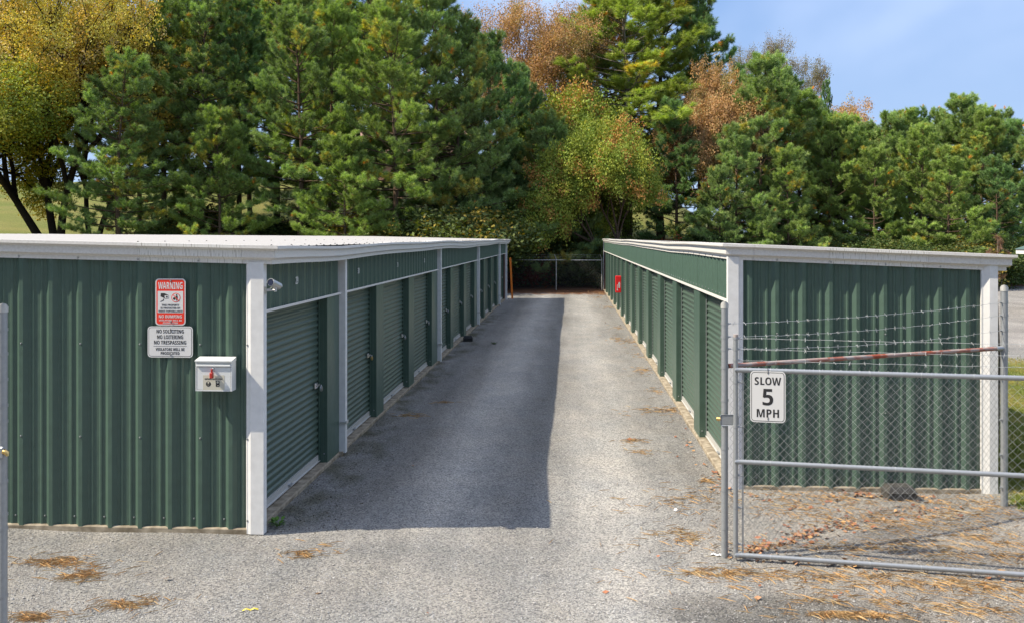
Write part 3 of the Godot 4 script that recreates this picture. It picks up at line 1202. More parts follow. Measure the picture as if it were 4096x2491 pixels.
func multimesh(mesh: Mesh, d: Dictionary) -> MultiMesh:
	var mm := MultiMesh.new()
	mm.transform_format = MultiMesh.TRANSFORM_3D
	mm.use_colors = true
	mm.mesh = mesh
	mm.instance_count = d.places.size()
	for i in d.places.size():
		mm.set_instance_transform(i, d.places[i])
		mm.set_instance_color(i, d.colors[i])
	return mm


# stand a shape at pixel column px and depth z, so that its top reaches pixel row top
func stand(called: String, label: String, category: String, group: String, d: Dictionary, bark: Material, leaf: Material, px: float, top: float, z: float, width := 1.0, turn := 0.0) -> void:
	var g := at_depth(px, z)
	var y := terrain(g.x, g.y) - 0.05
	var h := (HORIZON - top) * z / FOCAL + EYE - y
	var k: float = h / d.height
	var t := thing(called, label, category, P(g.x, y, g.y), group)
	t.rotation.y = turn
	var b := Basis.from_scale(Vector3(k * width, k, k * width))
	obj("trunk", d.wood, bark, t, Transform3D(b, Vector3.ZERO))
	var o := MultiMeshInstance3D.new()
	o.multimesh = d.mm
	o.material_override = leaf
	o.name = "crown"
	o.set_meta("kind", "stuff")
	t.add_child(o, true)
	o.transform = Transform3D(b, Vector3.ZERO)


func make_woods() -> void:
	var tuft := needle_tuft()
	var pines: Array = []
	for q in [[1, 13.5, 2.3, 3.8, 1.2], [2, 15.0, 3.6, 3.7, 1.2], [3, 14.5, 3.0, 3.9, 1.2], [4, 15.5, 4.2, 3.5, 1.1], [5, 11.5, 0.5, 3.7, 1.3], [6, 12.0, 0.7, 3.4, 1.3], [7, 9.0, 0.4, 3.1, 1.3], [8, 17.0, 5.5, 4.3, 1.2]]:
		var d := pine_shape(100 + q[0], q[1], q[2], q[3], q[4])
		d.mm = multimesh(tuft, d)
		pines.append(d)
	var tints: Array = []
	for c in [Color(1, 1, 1), Color(1.12, 1.08, 0.88), Color(0.74, 0.86, 0.95), Color(1.35, 1.18, 0.75)]:
		var m: StandardMaterial3D = M.needles.duplicate()
		m.albedo_color = Color(c.r * 1.15, c.g * 1.15, c.b * 1.15).linear_to_srgb()
		tints.append(m)
	# [px, top, depth, shape, tint, width]
	var look: Array = []
	for kind in ["tall full", "tall slender", "tall broad", "tall thin-crowned", "bushy broad", "bushy upright", "short bushy", "very tall bare-trunked"]:
		look.append([kind + " green", kind + " yellow-green", kind + " dark green", kind + " yellowish"])
	var behind_left := "pines behind the left storage building"
	var behind_mid := "pines at the end of the alley"
	var behind_right := "pines behind the right storage building"
	var row := [
		[485, 195, 49, 0, 0, 1.12], [650, -60, 55, 2, 1, 1.0], [815, -140, 54, 1, 0, 1.0], [955, -40, 56, 3, 2, 1.0], [1107, -220, 59, 1, 0, 1.0], [1190, -30, 52, 2, 0, 1.0], [1327, -20, 54, 0, 1, 1.0],
		[1480, -190, 60, 3, 1, 1.05], [1567, -60, 51, 2, 1, 1.05], [1741, -90, 53, 0, 0, 0.95], [1840, 40, 54, 2, 0, 0.95], [1955, 120, 57, 0, 2, 0.9], [720, -190, 66, 7, 2, 1.0], [1250, -200, 69, 7, 2, 1.0], [1420, -180, 72, 3, 2, 1.0], [1650, -120, 70, 7, 0, 1.0], [560, 60, 62, 0, 2, 1.0], [1000, 60, 66, 2, 0, 1.0], [1860, 100, 66, 1, 2, 1.0], [870, 420, 50, 6, 1, 1.0], [1380, 520, 49, 6, 1, 1.1]]
	for i in row.size():
		var q: Array = row[i]
		var lab := "%s pine behind the white roof of the left storage building" % look[q[3]][q[4]]
		if i == 0:
			lab = "full green pine with low limbs beside the dark forked trees on the grass slope"
		stand("pine_tree", lab, "tree", behind_left if i else "", pines[q[3]], M.bark, tints[q[4]], q[0], q[1], q[2], q[5], i * 1.9)
	row = [
		[2080, 230, 60, 5, 2, 0.9], [2190, 435, 55, 6, 0, 1.0], [2270, 600, 56, 6, 2, 1.1], [2060, 560, 57, 6, 2, 1.0], [2500, -190, 66, 7, 3, 1.5], [2650, -120, 70, 2, 3, 1.35], [2790, -20, 68, 0, 2, 0.95], [2420, -100, 70, 0, 1, 1.1], [2700, 380, 60, 5, 2, 1.0], [2390, 60, 72, 3, 1, 1.0]]
	for i in row.size():
		var q: Array = row[i]
		var lab := "%s pine beyond the back chain-link fence" % look[q[3]][q[4]]
		if i == 4:
			lab = "tall yellowish pine with a grey trunk rising above the green and yellow maple"
		stand("pine_tree", lab, "tree", behind_mid if i != 4 else "", pines[q[3]], M.bark_grey if i == 4 else M.bark, tints[q[4]], q[0], q[1], q[2], q[5], 0.7 + i * 2.3)
	row = [
		[3060, 200, 59, 4, 0, 1.0], [2950, 485, 56, 6, 0, 1.0], [3205, 345, 61, 5, 1, 1.0], [3150, 575, 55, 6, 1, 1.0], [3330, 440, 59, 4, 1, 0.95], [3420, 485, 63, 5, 0, 0.9], [3311, 308, 70, 7, 2, 0.35], [3500, 575, 57, 6, 1, 1.0], [3565, 440, 62, 4, 0, 0.95], [3660, 420, 66, 5, 2, 0.9],
		[3690, 485, 58, 4, 1, 1.0], [3845, 365, 64, 4, 0, 1.0], [3800, 575, 55, 6, 1, 1.1], [3935, 420, 62, 5, 1, 1.0], [4050, 470, 64, 4, 2, 1.0], [4140, 495, 58, 5, 0, 1.0], [3990, 615, 57, 6, 2, 1.0], [4260, 395, 62, 4, 0, 1.0], [2880, 655, 55, 6, 0, 0.9], [2995, 278, 63, 5, 2, 1.0], [3140, 268, 65, 4, 0, 0.9], [3250, 378, 64, 5, 0, 1.0], [3380, 448, 60, 4, 1, 1.0], [3480, 478, 66, 5, 0, 1.0], [3625, 428, 63, 4, 1, 1.0], [3755, 418, 66, 5, 0, 1.0], [3890, 408, 67, 4, 1, 1.0], [4010, 428, 66, 5, 0, 1.0]]
	for i in row.size():
		var q: Array = row[i]
		var lab := "%s pine in the wood behind the right storage building" % look[q[3]][q[4]]
		if i == 6:
			lab = "thin dark conifer spire between the right-hand pines and the sky"
		stand("pine_tree", lab, "tree", behind_right if i != 6 else "", pines[q[3]], M.bark, tints[q[4]], q[0], q[1], q[2], q[5], 0.3 + i * 1.7)

	# unseen row of pines added behind the camera to cut sky light on the end walls
	for i in 13:
		var x := -33.0 + i * 5.2
		var d: Dictionary = pines[[1, 3, 2, 0][i % 4]]
		var t := thing("pine_tree", "tall green pine added out of view behind the camera to dim the end walls", "tree", P(x, -0.05, -14.0 - 3.0 * (i % 3)), "pines added behind the camera")
		t.rotation.y = i * 1.3
		obj("trunk", d.wood, M.bark, t, Transform3D(Basis.from_scale(Vector3(1.25, 1.2, 1.25)), Vector3.ZERO))
		var o := MultiMeshInstance3D.new()
		o.multimesh = d.mm
		o.material_override = tints[i % 3]
		o.name = "crown"
		o.set_meta("kind", "stuff")
		t.add_child(o, true)
		o.transform = Transform3D(Basis.from_scale(Vector3(1.25, 1.2, 1.25)), Vector3.ZERO)

	# broad-leaved trees in autumn colour
	var lc := leaf_clump(0.15, 34, 0.42, 5)
	var fine := leaf_clump(0.12, 20, 0.45, 6)
	var gold := [Color(0.64, 0.52, 0.09), Color(0.55, 0.50, 0.11), Color(0.66, 0.45, 0.09), Color(0.44, 0.42, 0.11), Color(0.54, 0.42, 0.19)]
	var lime := [Color(0.26, 0.31, 0.05), Color(0.38, 0.38, 0.06), Color(0.20, 0.26, 0.05), Color(0.60, 0.46, 0.06)]
	var mapl := [Color(0.22, 0.31, 0.055), Color(0.27, 0.34, 0.055), Color(0.34, 0.37, 0.06), Color(0.19, 0.28, 0.05), Color(0.26, 0.33, 0.055), Color(0.30, 0.35, 0.055), Color(0.52, 0.28, 0.09)]
	var rust := [Color(0.58, 0.35, 0.17), Color(0.56, 0.33, 0.14), Color(0.48, 0.31, 0.17), Color(0.42, 0.34, 0.15)]
	var grey := [Color(0.27, 0.24, 0.14), Color(0.22, 0.22, 0.13), Color(0.34, 0.26, 0.15)]
	var up := Vector3(0.05, 1, 0.02)
	var fork := [Vector3(-0.62, 1, 0.1), Vector3(0.16, 1, 0.0), Vector3(-0.22, 1, -0.25)]
	var fork2 := [Vector3(-0.14, 1, 0.05), Vector3(0.50, 1, 0.05)]
	var shapes := {
		"gold": broad_shape(301, fork, 5.9, 0.34, 4, 0.50, 4, 6, gold, 1.0), "gold2": broad_shape(302, fork2, 5.5, 0.35, 4, 0.52, 4, 8, gold, 1.0),
		"lime": broad_shape(303, [up], 5.0, 0.30, 4, 0.62, 4, 16, lime, 1.1), "maple": broad_shape(304, [up, Vector3(0.4, 1, 0.2)], 3.5, 0.16, 4, 0.62, 4, 12, mapl, 0.85),
		"rust": broad_shape(305, [up], 6.0, 0.19, 4, 0.42, 4, 20, rust, 0.8), "sparse": broad_shape(306, [up], 8.4, 0.20, 4, 0.34, 3, 26, grey, 0.60), "orange": broad_shape(307, [up, Vector3(-0.3, 1, 0.1)], 4.6, 0.16, 4, 0.50, 4, 8, rust, 0.85),
	}
	for k in shapes:
		shapes[k].mm = multimesh(fine if k in ["sparse", "rust"] else lc, shapes[k])
	stand("autumn_tree", "golden tree with three dark forked stems on the grass slope", "tree", "", shapes.gold, M.bark_dark, M.leaves, 225, -190, 55, 0.78, 0.0)
	stand("autumn_tree", "golden orange tree with two dark stems in a V on the grass slope", "tree", "", shapes.gold2, M.bark_dark, M.leaves, 365, -120, 56, 0.48, 0.0)
	stand("autumn_tree", "yellow-green leafy tree hanging low in front of the grass slope", "tree", "", shapes.lime, M.bark_dark, M.leaves, -150, 60, 50, 0.95, 1.0)
	stand("autumn_tree", "yellow-leaved tree showing between the tops of the left-hand pines", "tree", "", shapes.lime, M.bark_grey, M.leaves, 1210, -120, 76, 1.0, 2.0)
	stand("autumn_tree", "tall rust-brown tree with pale bare branches below its leaves", "tree", "", shapes.rust, M.bark_grey, M.leaves, 2160, -70, 68, 0.85, 0.5)
	stand("autumn_tree", "round green and yellow maple with red-tinged leaves above the alley end", "tree", "", shapes.maple, M.bark, M.leaves, 2475, 465, 54, 0.70, 3.4)
	stand("autumn_tree", "green leafy tree between the rust-brown tree and the maple", "tree", "", shapes.maple, M.bark, M.leaves, 2330, 330, 61, 0.8, 2.4)
	stand("autumn_tree", "orange-leaved tree beside the right-hand bushy pines", "tree", "", shapes.orange, M.bark, M.leaves, 2825, 225, 62, 0.52, 0.9)
	stand("autumn_tree", "tall sparse grey-brown tree standing above the right-hand pines", "tree", "", shapes.sparse, M.bark_grey, M.leaves, 3110, 80, 72, 0.55, 1.6)
	stand("autumn_tree", "small orange treetop behind the right-hand pines beside the gap of sky", "tree", "", shapes.orange, M.bark, M.leaves, 3385, 380, 72, 0.7, 2.9)

	# undergrowth along the edge of the wood
	var green := [Color(0.07, 0.12, 0.035), Color(0.09, 0.14, 0.04), Color(0.06, 0.10, 0.03), Color(0.13, 0.15, 0.04)]
	var mixed := [Color(0.09, 0.13, 0.04), Color(0.12, 0.16, 0.04), Color(0.28, 0.22, 0.04), Color(0.10, 0.13, 0.04), Color(0.08, 0.12, 0.04)]
	var red := [Color(0.22, 0.05, 0.03), Color(0.12, 0.09, 0.03), Color(0.30, 0.09, 0.04)]
	var yel := [Color(0.30, 0.24, 0.03), Color(0.16, 0.17, 0.03), Color(0.36, 0.22, 0.03)]
	var bush := [Vector3(0.5, 1, 0.1), Vector3(-0.4, 1, 0.3), Vector3(0.0, 1, -0.5), Vector3(-0.1, 1, 0.1)]
	var bushes: Array = []
	for q in [[401, green], [402, green], [403, mixed], [404, red], [405, yel], [406, mixed]]:
		var d := broad_shape(q[0], bush, 1.15, 0.03, 3, 0.7, 4, 4, q[1], 0.6)
		d.mm = multimesh(lc, d)
		bushes.append(d)
	var kinds := ["dark green", "dark green", "green and yellow", "reddish", "yellow", "green and brown"]
	var r := RandomNumberGenerator.new()
	r.seed = 9
	var plots: Array = []
	for i in 9:
		plots.append([620 + i * 165 + r.randf_range(-40, 40), r.randf_range(50.5, 60), r.randf_range(830, 915)])
	for i in 10:
		plots.append([2040 + i * 42 + r.randf_range(-10, 10), r.randf_range(55.5, 59.0), r.randf_range(900, 1050)])
	for i in 12:
		plots.append([2430 + i * 142 + r.randf_range(-30, 30), r.randf_range(53.5, 58), r.randf_range(925, 985)])
	for i in plots.size():
		var w: Array = plots[i]
		var b: int = [0, 2, 1, 0, 1, 4 if i < 19 else 5, 1, 5, 0, 3, 0, 1][i % 12]
		var place := "under the left-hand pines" if i < 9 else ("against the back chain-link fence" if i < 19 else "in front of the right-hand pines")
		stand("bush", "%s bush in the undergrowth %s" % [kinds[b], place], "bush", "undergrowth bushes " + place, bushes[b], M.bark, M.leaves, w[0], w[2], w[1], 1.0 + 0.4 * r.randf(), r.randf() * TAU)


func far_buildings() -> void:
	# a house on the hill, glimpsed between the trunks
	var g := at_depth(1650, 98)
	var y := terrain(g.x, g.y)
	var h := thing("house", "house with a reddish roof glimpsed between the left-hand pines", "house", P(g.x, y, g.y))
	var mb := MB.new()
	mb.box(Vector3(-6, -1, -4), Vector3(6, 2.9, 4))
	obj("wall", mb.mesh(), M.brick, h)
	mb = MB.new()
	for s: float in [-1.0, 1.0]:
		mb.quad(Vector3(-6.5, 2.8, 4.6 * s), Vector3(6.5, 2.8, 4.6 * s), Vector3(6.5, 5.6, 0), Vector3(-6.5, 5.6, 0))
	for s: float in [-6.5, 6.5]:
		mb.tri(Vector3(s, 2.8, 4.6), Vector3(s, 2.8, -4.6), Vector3(s, 5.6, 0))
	obj("roof", mb.mesh(), M.roof_house, h)
	for x: float in [-3.5, 0.0, 3.5]:
		mb = MB.new()
		mb.box(Vector3(x - 0.6, 1.0, 4.0), Vector3(x + 0.6, 2.3, 4.05))
		var w := obj("window", mb.mesh(), M.white, h)
		mb = MB.new()
		mb.box(Vector3(x - 0.5, 1.1, 4.05), Vector3(x + 0.5, 2.2, 4.07))
		obj("pane", mb.mesh(), M.glass, w)
	# the corner of an open shelter across the lot
	g = at_depth(4066, 38)
	var t := thing("shelter", "white eave of an open shelter at the edge of the far gravel lot", "shelter", P(g.x, 0, g.y))
	mb = MB.new()
	mb.box(Vector3(0, 2.24, 0), Vector3(7, 2.42, 6))
	obj("roof_frame", mb.mesh(), M.white, t)
	mb = MB.new()
	mb.quad(Vector3(-0.05, 2.425, 6.05), Vector3(7, 2.425, 6.05), Vector3(7, 3.4, 3), Vector3(1.2, 3.4, 3))
	mb.quad(Vector3(7, 2.425, -0.05), Vector3(-0.05, 2.425, -0.05), Vector3(1.2, 3.4, 3), Vector3(7, 3.4, 3))
	mb.tri(Vector3(-0.05, 2.425, -0.05), Vector3(-0.05, 2.425, 6.05), Vector3(1.2, 3.4, 3))
	obj("roof", mb.mesh(), M.green, t)
	for x: float in [2.2, 6.8]:
		for z: float in [0.2, 5.6]:
			mb = MB.new()
			mb.box(Vector3(x, -0.1, z), Vector3(x + 0.15, 2.24, z + 0.15))
			obj("post", mb.mesh(), M.white, t)


# ------------------------------------------------------------------ signs, box, camera

func rounded(w: float, h: float, r: float) -> PackedVector2Array:
	var out := PackedVector2Array()
	for c in [[1, -1, -PI / 2], [1, 1, 0.0], [-1, 1, PI / 2], [-1, -1, PI]]:
		for i in 6:
			var a: float = c[2] + PI / 2 * i / 5.0
			out.append(Vector2(c[0] * (w / 2 - r) + cos(a) * r, c[1] * (h / 2 - r) + sin(a) * r))
	return out


func disc(r: float, n := 24, at := Vector2.ZERO) -> PackedVector2Array:
	var out := PackedVector2Array()
	for i in n:
		out.append(at + Vector2(cos(TAU * i / n), sin(TAU * i / n)) * r)
	return out


func flat(parent: Node, called: String, poly: PackedVector2Array, m: Material, z: float, thick := 0.0008) -> MeshInstance3D:
	var mb := MB.new()
	mb.plate(Vector3(0, 0, z), Vector3.RIGHT, Vector3.UP, poly, thick)
	return obj(called, mb.mesh(), m, parent)


func shift(p: PackedVector2Array, by: Vector2) -> PackedVector2Array:
	var out := PackedVector2Array()
	for q in p:
		out.append(q + by)
	return out


func at2(x: float, y: float, z: float) -> Transform3D:
	return Transform3D(Basis(), Vector3(x, y, z))


func wall_signs() -> void:
	var s := thing("warning_sign", "red and white WARNING video surveillance sign screwed to the green end wall", "sign", P(-3.9385, 2.268, 8.930))
	flat(s, "plate", rounded(0.305, 0.457, 0.035), M.sign_white, 0.0, 0.002)
	flat(s, "red_field", rounded(0.283, 0.435, 0.028), M.sign_red, 0.002)
	flat(s, "white_field", rounded(0.258, 0.213, 0.004), M.sign_white, 0.0028)
	for q in [["WARNING", 0.159, 0.246, 0.068, true], ["NO DUMPING", -0.142, 0.232, 0.030, true], ["VIOLATORS WILL BE", -0.180, 0.232, 0.0155, true], ["PROSECUTED", -0.2045, 0.150, 0.0150, true]]:
		lettering(s, q[0], M.sign_white, at2(0, q[1], 0.0028), q[2], q[3], q[4])
	for q in [["THIS PROPERTY", -0.030, 0.176, 0.0185], ["IS PROTECTED BY", -0.0595, 0.198, 0.0185], ["VIDEO SURVEILLANCE", -0.090, 0.245, 0.0185]]:
		lettering(s, q[0], M.ink, at2(0, q[1], 0.0036), q[2], q[3], true)
	# picture of a camera
	var c := Vector2(-0.060, 0.045)
	flat(s, "camera_picture", shift(PackedVector2Array([Vector2(-0.040, 0.008), Vector2(-0.036, 0.040), Vector2(0.000, 0.040), Vector2(0.042, 0.022), Vector2(0.042, -0.012), Vector2(0.004, -0.014), Vector2(-0.012, -0.004)]), c), M.ink, 0.0036)
	flat(s, "camera_picture", shift(rounded(0.038, 0.028, 0.003), c + Vector2(0.022, 0.005)), M.sign_white, 0.0044)
	flat(s, "camera_picture", disc(0.009, 16, c + Vector2(0.025, 0.005)), M.ink, 0.0052)
	flat(s, "camera_picture", shift(PackedVector2Array([Vector2(-0.012, -0.014), Vector2(-0.004, -0.014), Vector2(-0.006, -0.032), Vector2(-0.038, -0.046), Vector2(-0.042, -0.040), Vector2(-0.014, -0.026)]), c), M.ink, 0.0036)
	# no-dumping circle: a figure with a sack
	var o := Vector2(0.056, 0.042)
	flat(s, "circle_picture", disc(0.046, 28, o), M.sign_red, 0.0036)
	flat(s, "circle_picture", disc(0.039, 28, o), M.sign_white, 0.0044)
	flat(s, "circle_picture", disc(0.007, 14, o + Vector2(0.008, 0.027)), M.ink, 0.0052)
	flat(s, "circle_picture", shift(PackedVector2Array([Vector2(0.000, 0.018), Vector2(0.016, 0.018), Vector2(0.019, -0.004), Vector2(0.014, -0.030), Vector2(0.003, -0.030), Vector2(0.001, -0.004)]), o), M.ink, 0.0052)
	flat(s, "circle_picture", disc(0.013, 16, o + Vector2(-0.016, -0.010)), M.ink, 0.0052)
	flat(s, "circle_picture", shift(PackedVector2Array([Vector2(-0.031, 0.026), Vector2(-0.026, 0.031), Vector2(0.031, -0.026), Vector2(0.026, -0.031)]), o), M.sign_red, 0.006)
	for y: float in [0.205, -0.190]:
		obj("bolt", screw_mesh(), M.steel, s, Transform3D(Basis(Vector3.RIGHT, Vector3.BACK, Vector3.DOWN), Vector3(0.003, y, 0.0028)))

	var n := thing("notice_sign", "white NO SOLICITING NO LOITERING NO TRESPASSING sign below the red warning sign", "sign", P(-3.941, 1.877, 8.930))
	flat(n, "plate", rounded(0.457, 0.305, 0.035), M.sign_white, 0.0, 0.002)
	flat(n, "border", rounded(0.436, 0.284, 0.027), M.ink, 0.002)
	flat(n, "white_field", rounded(0.428, 0.276, 0.024), M.sign_white, 0.0028)
	for q in [["NO SOLICITING", 0.1035, 0.275, 0.038], ["NO LOITERING", 0.049, 0.262, 0.038], ["NO TRESPASSING", -0.005, 0.325, 0.038], ["VIOLATORS WILL BE", -0.072, 0.291, 0.029], ["PROSECUTED", -0.111, 0.190, 0.029]]:
		lettering(n, q[0], M.ink, at2(0, q[1], 0.0036), q[2], q[3], true)
	flat(n, "rule", shift(rounded(0.338, 0.003, 0.001), Vector2(0, -0.042)), M.ink, 0.0036)
	for y: float in [0.122, -0.122]:
		obj("bolt", screw_mesh(), M.steel, n, Transform3D(Basis(Vector3.RIGHT, Vector3.BACK, Vector3.DOWN), Vector3(0.003, y, 0.0036)))


func drop_box() -> void:
	var b := thing("drop_box", "white metal lock return box fixed to the green wall beside the corner trim", "box", P(-3.46, 1.415, 8.930))
	var w := 0.180
	var d := 0.112
	var mb := MB.new()
	# body: open front frame with side walls, bottom and recessed face
	mb.box(Vector3(-w, 0, 0.001), Vector3(-w + 0.010, 0.285, d))
	mb.box(Vector3(w - 0.010, 0, 0.001), Vector3(w, 0.285, d))
	mb.box(Vector3(-w + 0.010, 0, 0.001), Vector3(w - 0.010, 0.012, d - 0.0005))
	mb.box(Vector3(-w + 0.010, 0.012, 0.001), Vector3(w - 0.010, 0.284, d - 0.012))
	obj("body", mb.mesh(), M.box_white, b)
	mb = MB.new()
	mb.bevel(Vector3(-w + 0.013, 0.015, d - 0.011), Vector3(w - 0.013, 0.236, d - 0.002), 0.002)
	obj("flap", mb.mesh(), M.box_white, b)
	mb = MB.new()
	mb.bevel(Vector3(-w + 0.011, 0.240, d - 0.010), Vector3(w - 0.011, 0.258, d + 0.012), 0.003)
	obj("slot_ridge", mb.mesh(), M.box_white, b)
	mb = MB.new()
	mb.plate(Vector3(-w - 0.004, 0, 0), Vector3(0, 0, 1), Vector3.UP, PackedVector2Array([Vector2(-0.0, 0.286), Vector2(d + 0.012, 0.286), Vector2(d + 0.012, 0.297), Vector2(-0.0, 0.322)]), -(2 * w + 0.008))
	obj("lid", mb.mesh(), M.box_white, b)
	mb = MB.new()
	mb.plate(Vector3(0.001, 0.082, d - 0.0015), Vector3.RIGHT, Vector3.UP, rounded(0.213, 0.146, 0.004), 0.0008)
	var paper := obj("paper_label", mb.mesh(), M.paper, b)
	var z := d - 0.0006
	lettering(paper, "RETURN LOCKS HERE", M.ink, at2(0.0, 0.119, z), 0.176, 0.0135, true)
	for q in [[disc(0.025, 22, Vector2(-0.052, 0.070)), M.ink, 0.0], [disc(0.009, 14, Vector2(-0.052, 0.083)), M.paper, 0.0008], [shift(rounded(0.038, 0.058, 0.008), Vector2(0.040, 0.073)), M.ink, 0.0], [disc(0.011, 14, Vector2(0.040, 0.088)), M.paper, 0.0008], [shift(rounded(0.018, 0.005, 0.002), Vector2(0.045, 0.055)), M.paper, 0.0008], [shift(rounded(0.020, 0.003, 0.001), Vector2(-0.052, 0.062)), M.paper, 0.0008]]:
		flat(paper, "lock_picture", q[0], q[1], z + q[2])
	mb = MB.new()
	mb.bevel(Vector3(-0.012, 0.205, d - 0.002), Vector3(0.008, 0.225, d + 0.022), 0.003)
	obj("hasp", mb.mesh(), M.steel, b)
	var l := thing("padlock", "red padlock hanging from the hasp of the white drop box", "padlock", P(-3.46, 1.415, 8.930) + Vector3(-0.006, 0.170, d + 0.028))
	mb = MB.new()
	mb.bevel(Vector3(-0.017, -0.040, -0.020), Vector3(0.012, 0.016, 0.022), 0.005)
	obj("body", mb.mesh(), M.red_lock, l)
	mb = MB.new()
	mb.tube(PackedVector3Array([Vector3(-0.002, 0.014, -0.012), Vector3(-0.002, 0.040, -0.012), Vector3(-0.002, 0.050, -0.002), Vector3(-0.002, 0.042, 0.010), Vector3(-0.002, 0.014, 0.012)]), PackedFloat32Array([0.005, 0.005, 0.005, 0.005, 0.005]), 7)
	obj("shackle", mb.mesh(), M.red_lock, l)


func security_camera() -> void:
	var at := P(-3.0, 2.385, 8.965)
	var t := thing("security_camera", "silver security camera on a bracket at the corner trim", "camera", at)
	var mb := MB.new()
	mb.bevel(Vector3(0.0005, -0.035, -0.022), Vector3(0.010, 0.035, 0.022), 0.003)
	var br := obj("bracket", mb.mesh(), M.silver, t)
	mb = MB.new()
	mb.tube(PackedVector3Array([Vector3(0.010, -0.002, 0), Vector3(0.05, 0.0, 0.008), Vector3(0.105, 0.002, 0.02)]), PackedFloat32Array([0.014, 0.011, 0.010]), 10)
	obj("arm", mb.mesh(), M.silver, br)
	mb = MB.new()
	mb.rod(Vector3(0.112, -0.014, 0.022), Vector3(0.112, 0.040, 0.020), 0.013, 12)
	obj("knuckle", mb.mesh(), M.silver, br)
	var front := Vector3(0.088, 0.078, 0.095)
	var back := Vector3(0.122, 0.030, -0.060)
	var ax := (back - front).normalized()
	mb = MB.new()
	mb.tube(PackedVector3Array([front, front + ax * 0.01, back - ax * 0.012, back]), PackedFloat32Array([0.033, 0.034, 0.033, 0.024]), 18)
	obj("housing", mb.mesh(), M.silver, t)
	mb = MB.new()
	mb.tube(PackedVector3Array([front - ax * 0.003, front - ax * 0.001]), PackedFloat32Array([0.031, 0.031]), 20)
	obj("lens", mb.mesh(), M.lens, t)
	# sunshield: a half shell over the housing
	mb = MB.new()
	var side := ax.cross(Vector3.UP).normalized()
	var up := side.cross(ax).normalized()
	for i in 12:
		var a := PI * (-0.06 + 1.12 * i / 12.0)
		var b := PI * (-0.06 + 1.12 * (i + 1) / 12.0)
		var pa := side * cos(a) + up * sin(a)
		var pb := side * cos(b) + up * sin(b)
		var f := front - ax * 0.008
		var e := back - ax * 0.005
		mb.quad(f + pa * 0.040, e + pa * 0.039, e + pb * 0.039, f + pb * 0.040)
		mb.quad(f + pb * 0.0375, e + pb * 0.0365, e + pa * 0.0365, f + pa * 0.0375)
		mb.quad(f + pa * 0.0375, f + pa * 0.040, f + pb * 0.040, f + pb * 0.0375)
	obj("sunshield", mb.mesh(), M.silver, t)
	mb = MB.new()
	mb.tube(PackedVector3Array([Vector3(0.02, 0.012, 0.012), Vector3(0.06, 0.016, 0.03), Vector3(0.09, 0.034, 0.045), Vector3(0.105, 0.046, 0.03)]), PackedFloat32Array([0.003, 0.003, 0.003, 0.003]), 5)
	obj("cable", mb.mesh(), M.wire, t)


# ------------------------------------------------------------------ fences

func chain_link(parent: Node, a: Vector2, b: Vector2, y0: float, y1: float, d: float, r: float, m: Material, hooks := true) -> void:
	var along := (b - a)
	var l := along.length()
	along /= l
	var out := Vector3(-along.y, 0, along.x) * -1.0
	out = P(along.x, 0, along.y).cross(Vector3.UP)
	var p := d / 2
	var mb := MB.new()
	var cols := int(l / p)
	var rows := int((y1 - y0) / p)
	for i in cols:
		var pts := PackedVector3Array(); var rr := PackedFloat32Array()
		for j in rows + 1:
			var u := p * (i + 0.5) + (p / 2) * (1.0 if (i + j) % 2 else -1.0)
			var q := a + along * u
			pts.append(P(q.x, y0 + j * p, q.y) + out * (r * 0.9 * (1.0 if j % 2 else -1.0)))
			rr.append(r)
		if hooks:
			var last := pts[rows]
			pts.append(last + P(along.x, 0, along.y) * (0.018 if i % 2 else -0.018) + Vector3(0, 0.026, 0))
			rr.append(r)
		mb.tube(pts, rr, 3, false)
	obj("chain_link_mesh", mb.mesh(), m, parent)


func barbed(parent: Node, a: Vector3, b: Vector3, sagging: float, seed_: int) -> void:
	var r := RandomNumberGenerator.new()
	r.seed = seed_
	var mb := MB.new()
	var pts := PackedVector3Array(); var rr := PackedFloat32Array()
	var n := 36
	for i in n + 1:
		var t := float(i) / n
		pts.append(a.lerp(b, t) + Vector3(0, -sagging * 4 * t * (1 - t) + r.randf_range(-0.004, 0.004), r.randf_range(-0.004, 0.004)))
		rr.append(0.0019)
	mb.tube(pts, rr, 5)
	var l := a.distance_to(b)
	var d := (b - a).normalized()
	for i in int(l / 0.125):
		var t := (i + 0.5) * 0.125 / l
		var f := t * n
		var p := pts[int(f)].lerp(pts[mini(int(f) + 1, n)], f - int(f))
		for k in 2:
			var e := (d.cross(Vector3(r.randfn(), r.randfn(), r.randfn())).normalized() + d * r.randf_range(-0.5, 0.5)) * 0.020
			mb.rod(p - e, p + e, 0.0014, 4)
	obj("barbed_wire", mb.mesh(), M.wire, parent)


func pipe_post(parent: Node, at: Vector2, y0: float, y1: float, r: float, capped: bool, m: Material) -> MeshInstance3D:
	var mb := MB.new()
	mb.rod(P(at.x, y0, at.y), P(at.x, y1, at.y), r, 20)
	var o := obj("post", mb.mesh(), m, parent)
	if capped:
		var pts := PackedVector3Array(); var rr := PackedFloat32Array()
		pts.append(P(at.x, y1 - 0.035, at.y)); rr.append(r + 0.004)
		pts.append(P(at.x, y1 + 0.002, at.y)); rr.append(r + 0.005)
		for i in 6:
			var w := PI / 2 * (i + 0.5) / 6.0
			pts.append(P(at.x, y1 + 0.002 + (r * 0.85) * sin(w), at.y)); rr.append((r + 0.002) * cos(w))
		mb = MB.new()
		mb.tube(pts, rr, 20)
		obj("cap", mb.mesh(), M.alu, o)
	return o


